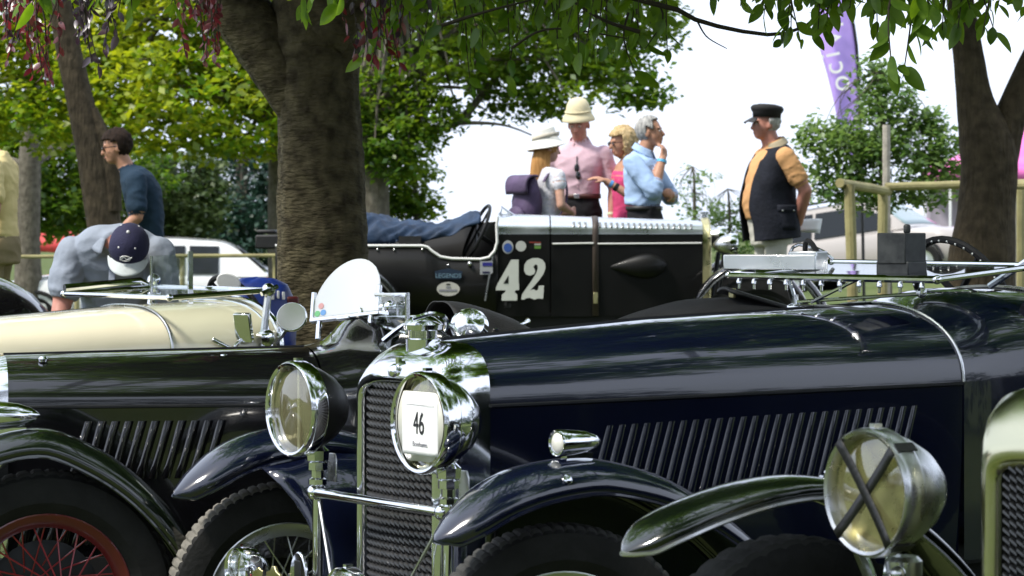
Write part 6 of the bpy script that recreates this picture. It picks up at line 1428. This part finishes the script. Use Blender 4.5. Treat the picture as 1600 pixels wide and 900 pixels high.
def vest_man():
    sh = cloth_m('orange_polo', (.60, .33, .15), .06); vm = cloth_m('navy_waistcoat', (.014, .016, .024), .25, .5, 40); f = Fig(dict(skin=SK_RED, shirt=sh, trousers=cloth_m('stone_trousers', (.56, .55, .49), .05), shoe=M['leather']))
    f.torso('shirt', [(.03, 0, .95, .16, .175), (.04, 0, 1.05, .175, .175), (.035, 0, 1.15, .165, .175), (.02, 0, 1.28, .145, .182), (0, 0, 1.37, .122, .195), (-.01, 0, 1.43, .095, .17), (-.012, 0, 1.465, .072, .105), (-.01, 0, 1.50, .060, .066)]); f.torso('trousers', [(0, 0, .74, .14, .17), (.01, 0, .90, .155, .18), (.025, 0, 1.0, .155, .175)])
    f.legs(); f.head((.055, 0, 1.635), HR(0, 2), fat=1.06); f.neck((-.005, 0, 1.46), r=.064)
    f.arm((-.02, .205, 1.39), (-.16, .25, 1.14), (-.17, .10, .90), upto=.62, r=(.066, .050, .034), hand=((-.25, -.5, -1), (.6, -.3, .2), .6, 1), loose=.014); f.arm((-.02, -.205, 1.39), (-.16, -.24, 1.14), (-.18, -.05, .90), upto=.62, r=(.066, .050, .034), hand=((-.25, .5, -1), (.6, .3, .2), .6, -1), loose=.022)
    t = f.finish('vest_man', spot(1206, 21), math.radians(198), 1.055, 'man in a black peaked cap and dark waistcoat over an orange polo shirt')
    f.face(t); collar(t, mat('beige_collar', (.34, .29, .20), .85), (-.012, 0, 1.475), .082, .040, 80); collar(t, sh, (.0, 0, 1.478), .070, .036, 60, name='shirt_collar')
    V_ = [(.0, .78, .200, .225), (.012, .90, .200, .222), (.03, 1.02, .200, .208), (.03, 1.15, .192, .205), (.018, 1.26, .170, .212), (0, 1.35, .150, .222), (-.012, 1.42, .118, .195), (-.012, 1.465, .090, .12)]
    def vest(u, v):
        p = V_[0] if v <= 0 else spline(V_, 41)[int(v * 40)]; ga = math.radians(26 - 8 * v) ; a = ga + (2 * math.pi - 2 * ga) * u
        hole = max(0, 1 - ((abs(math.sin(a)) - 1) / .06) ** 2) * sstep((v - .62) / .2)
        q = V((p[0] + p[2] * math.copysign(abs(math.cos(a)) ** .85, math.cos(a)), p[3] * math.copysign(abs(math.sin(a)) ** .85, math.sin(a)), p[1] - .02 * math.cos(a)))
        return q * 1.0 + V((0, 0, 0)) + V((.008 * noise.noise(V((u * 9, v * 5, 0))), .008 * noise.noise(V((u * 9, v * 5, 7))), 0))
    b = MB(); b.grid(vest, 60, 41); ve = build('waistcoat', b, vm, t, smooth=70, solid=.012)
    for y in (-1, 1):
        b = MB(); b.grid(lambda u, v: V((.05 + .15 * u - .15, y * (.226 - .03 * (2 * u - 1) ** 2 * (1 if u > .5 else .4)), .85 + .16 * v)), 8, 6); pk = build('pocket', b, vm, ve, smooth=60, solid=.022)
        b = MB(); b.grid(lambda u, v: V((.05 + .15 * u - .15, y * (.240 - .03 * (2 * u - 1) ** 2 * (1 if u > .5 else .4)), .985 + .05 * v)), 8, 4); build('pocket_flap', b, vm, ve, solid=.008)
        for x in (-.07, .02): b = MB(); b.ball((x, y * .246, .992), .007, 8, 5); build('snap', b, M['dull_chrome'], ve)
    cm = mat('black_wool_cap', (.008, .008, .010), .8, bump=.3, bs=80)
    f.lathe_hat(t, 'peaked_cap', [(.003, .128), (.06, .128), (.100, .118), (.112, .100), (.106, .080), (.096, .066), (.094, .030)], cm, (-.012, 0, .022), (-.10, 0, 1), sx=1.12)
    b = MB(); b.grid(lambda u, v: f.hg((.085 + .062 * v * math.cos((u - .5) * 2.0) + .012 * math.cos((u - .5) * 2.0), (.086 + .012 * v) * math.sin((u - .5) * 2.2), .056 - .030 * v - .012 * (2 * u - 1) ** 2)), 16, 6); build('cap_peak', b, M['leather'], t, solid=.005)
    f.hair(t, hairm('white_grey_hair', (.30, .30, .30), (.58, .57, .55)), lambda x, y, z: x < .0 and -.075 < z < .05, seed=14)
    pp = incar(t.location, t.rotation_euler.z, -.30, .03, .93); b = MB()
    for k in range(2): b.grid(lambda u, v: V((-.10 + .22 * u, -.07 + .14 * v, .012 * k + .02 * math.sin(2 * u + k) - .05 * u)), 8, 6)
    build('folded_papers', b, M['paper'], None, (pp.x, pp.y, pp.z), (-.75, -.15, math.radians(172)), solid=.003, label='folded white papers held behind the back of the man in the waistcoat', cat='papers')
vest_man()

def blue_man():
    sh = cloth_m('dark_teal_tshirt', (.016, .034, .058), .15); f = Fig(dict(skin=SK_TAN, shirt=sh, trousers=cloth_m('dark_jeans', (.02, .03, .05)), shoe=M['leather']))
    f.torso('shirt', [(-.07, 0, .90, .13, .17), (-.075, 0, 1.05, .128, .165), (-.07, 0, 1.18, .132, .172), (-.045, 0, 1.30, .138, .185), (-.005, 0, 1.38, .122, .195), (.03, 0, 1.43, .095, .165), (.05, 0, 1.46, .07, .10), (.06, 0, 1.485, .058, .064)]); f.torso('trousers', [(-.05, 0, .78, .13, .165), (-.06, 0, .93, .132, .17)])
    f.legs(dx=-.04); f.head((.14, 0, 1.625), HR(2, 10)); f.neck((.05, 0, 1.445), r=.058)
    f.arm((-.01, .20, 1.39), (-.02, .25, 1.12), (.16, .22, .95), upto=.75, hand=((1, -.2, -.3), (0, -1, 0), .4, 1), loose=.020); f.arm((-.01, -.20, 1.39), (0, -.25, 1.12), (.16, -.22, .95), upto=.75, hand=((1, .2, -.3), (0, 1, 0), .4, -1), loose=.020)
    t = f.finish('blue_man', spot(212, 19), math.radians(186), .975, 'young man in a dark blue T-shirt and sunglasses walking left'); f.face(t, False); f.sunglasses(t)
    f.hair(t, hairm('dark_brown_hair', (.012, .008, .006), (.035, .022, .016)), lambda x, y, z: (z > .075) or (x < -.012 and z > -.07) or (x < .035 and z > .045), amp=.009, r=(.110, .090, .112), seed=17)
blue_man()

def yellow_man():
    sh = cloth_m('pale_yellow_shirt', (.66, .54, .26), .05); f = Fig(dict(skin=SK_TAN, shirt=sh, trousers=cloth_m('khaki_trousers', (.24, .19, .11), .08), shoe=M['leather']))
    f.torso('shirt', [(x, y, z, hx * 1.10, hy * 1.06) for x, y, z, hx, hy in TR if z >= .95]); f.torso('trousers', [(-.01, 0, .76, .14, .17), (-.01, 0, .88, .145, .18), (0, 0, .92, .13, .165)])
    f.legs(); f.head((.15, 0, 1.60), HR(0, 14)); f.neck((-.0, 0, 1.46))
    f.arm((-.02, .20, 1.39), (-.06, .27, 1.12), (.03, .25, .88), upto=.70, hand=((.25, 0, -1), (-.3, -1, 0), .6, 1), loose=.022); f.arm((-.02, -.20, 1.39), (.0, -.26, 1.12), (.08, -.25, .88), upto=.70, hand=((.3, 0, -1), (-.3, 1, 0), .5, -1), loose=.022)
    t = f.finish('yellow_man', spot(-6, 18.3), math.radians(176), 1.04, 'man in a pale yellow short-sleeved shirt cut off by the left edge'); f.face(t)
    f.hair(t, hairm('brown_hair', (.05, .035, .025), (.12, .08, .05)), lambda x, y, z: (z > .08) or (x < -.01 and z > -.065), seed=19)
    band(t, 'watch', (.018, .252, .905), (.25, 0, -1), .040, .03, M['dull_chrome'])
yellow_man()

def bending_man():
    sh = cloth_m('heather_grey_polo', (.27, .305, .37), .06); f = Fig(dict(skin=SK_RED, shirt=sh, trousers=cloth_m('blue_jeans', (.06, .10, .17), .15), shoe=M['leather']))
    f.torso('shirt', [(-.26, 0, .86, .15, .195), (-.25, 0, .98, .16, .20), (-.20, 0, 1.11, .165, .205), (-.13, 0, 1.23, .155, .225), (-.05, .005, 1.32, .135, .235), (.015, .01, 1.36, .10, .18), (.06, .02, 1.365, .075, .10), (.09, .03, 1.36, .062, .07)]); f.torso('trousers', [(-.26, 0, .72, .15, .18), (-.26, 0, .84, .148, .185), (-.25, 0, .90, .14, .18)])
    f.legs(dx=-.25, hz=.84); f.head((.17, .105, 1.31), HR(-3, 52, -6)); f.neck((.06, .03, 1.36), r=.064)
    f.arm((-.05, -.225, 1.30), (-.01, -.275, 1.03), (.10, -.29, .78), upto=.62, r=(.070, .052, .036), hand=((.4, .1, -1), (0, 1, 0), .4, -1), loose=.030); f.arm((-.05, .225, 1.30), (-.01, .265, 1.03), (.14, .22, .82), upto=.74, r=(.070, .052, .036), hand=((.4, -.1, -1), (0, -1, 0), .4, 1), loose=.030)
    t = f.finish('bending_man', spot(178, 13.4), math.radians(-90), .96, 'man in a navy cap and grey polo shirt bending over behind the cream car', fold=.006); f.face(t)
    f.hair(t, hairm('short_brown_hair', (.06, .04, .03), (.14, .10, .07)), lambda x, y, z: x < -.02 and -.07 < z < .06, seed=23)
    nv = mat('navy_cap', (.012, .012, .045), .85, var=.15, vs=8, bump=.3, bs=80); b = MB(); c0 = (-.012, 0, .030)
    rg = [[f.hg((c0[0] + .124 * math.sin(e) * math.cos(a), .104 * math.sin(e) * math.sin(a) * (1 + .012 * math.cos(6 * a)), c0[2] + .122 * math.cos(e))) for a in [2 * math.pi * k / 36 for k in range(36)]] for e in [.03 + 1.5 * i / 14 for i in range(15)]]
    b.loft(rg, True, (True, False)); cap = build('baseball_cap', b, nv, t, smooth=70, solid=.004)
    b = MB(); b.grid(lambda u, v: f.hg((.030 + .060 * math.sqrt(1 - .96 * (2 * u - 1) ** 2) + .095 * v * math.sqrt(1 - .98 * (2 * u - 1) ** 2), .103 * (2 * u - 1), .050 - .014 * v - .034 * (2 * u - 1) ** 2)), 20, 8); build('brim', b, cloth_m('pale_brim', (.50, .54, .54), .04), cap, smooth=70, solid=.006)
    b = MB(); b.ball(f.hg((-.012, 0, .155)), .009, 8, 5); build('button', b, M['white_paint'], cap)
    for a in (.6, 2.5, 3.8, 5.7):
        e = .75; b = MB(); b.ball(f.hg((c0[0] + .128 * math.sin(e) * math.cos(a), .108 * math.sin(e) * math.sin(a), c0[2] + .116 * math.cos(e))), .006, 8, 5); build('eyelet', b, M['white_paint'], cap)
    b = MB(); lp = lambda y, z: f.hg((.112 - .3 * (z - .06) , y, z)); b.tube([lp(.026 * math.cos(a) - .004, .082 + .015 * math.sin(a)) for a in [2 * math.pi * k / 18 for k in range(18)]], .0028, 5, True); b.tube(spline([lp(-.03, .072), lp(-.01, .090), lp(.005, .076), lp(.03, .092)], 12), .0032, 5); build('logo', b, M['white_paint'], cap)
    collar(t, sh, (.05, .02, 1.365), .085, .045, 60)
    b = MB(); b.box((.055, .0, 1.20), (.02, .035, .12), Euler((0, -.3, 0)).to_matrix()); build('placket', b, sh, t, bevel=.004)
bending_man()
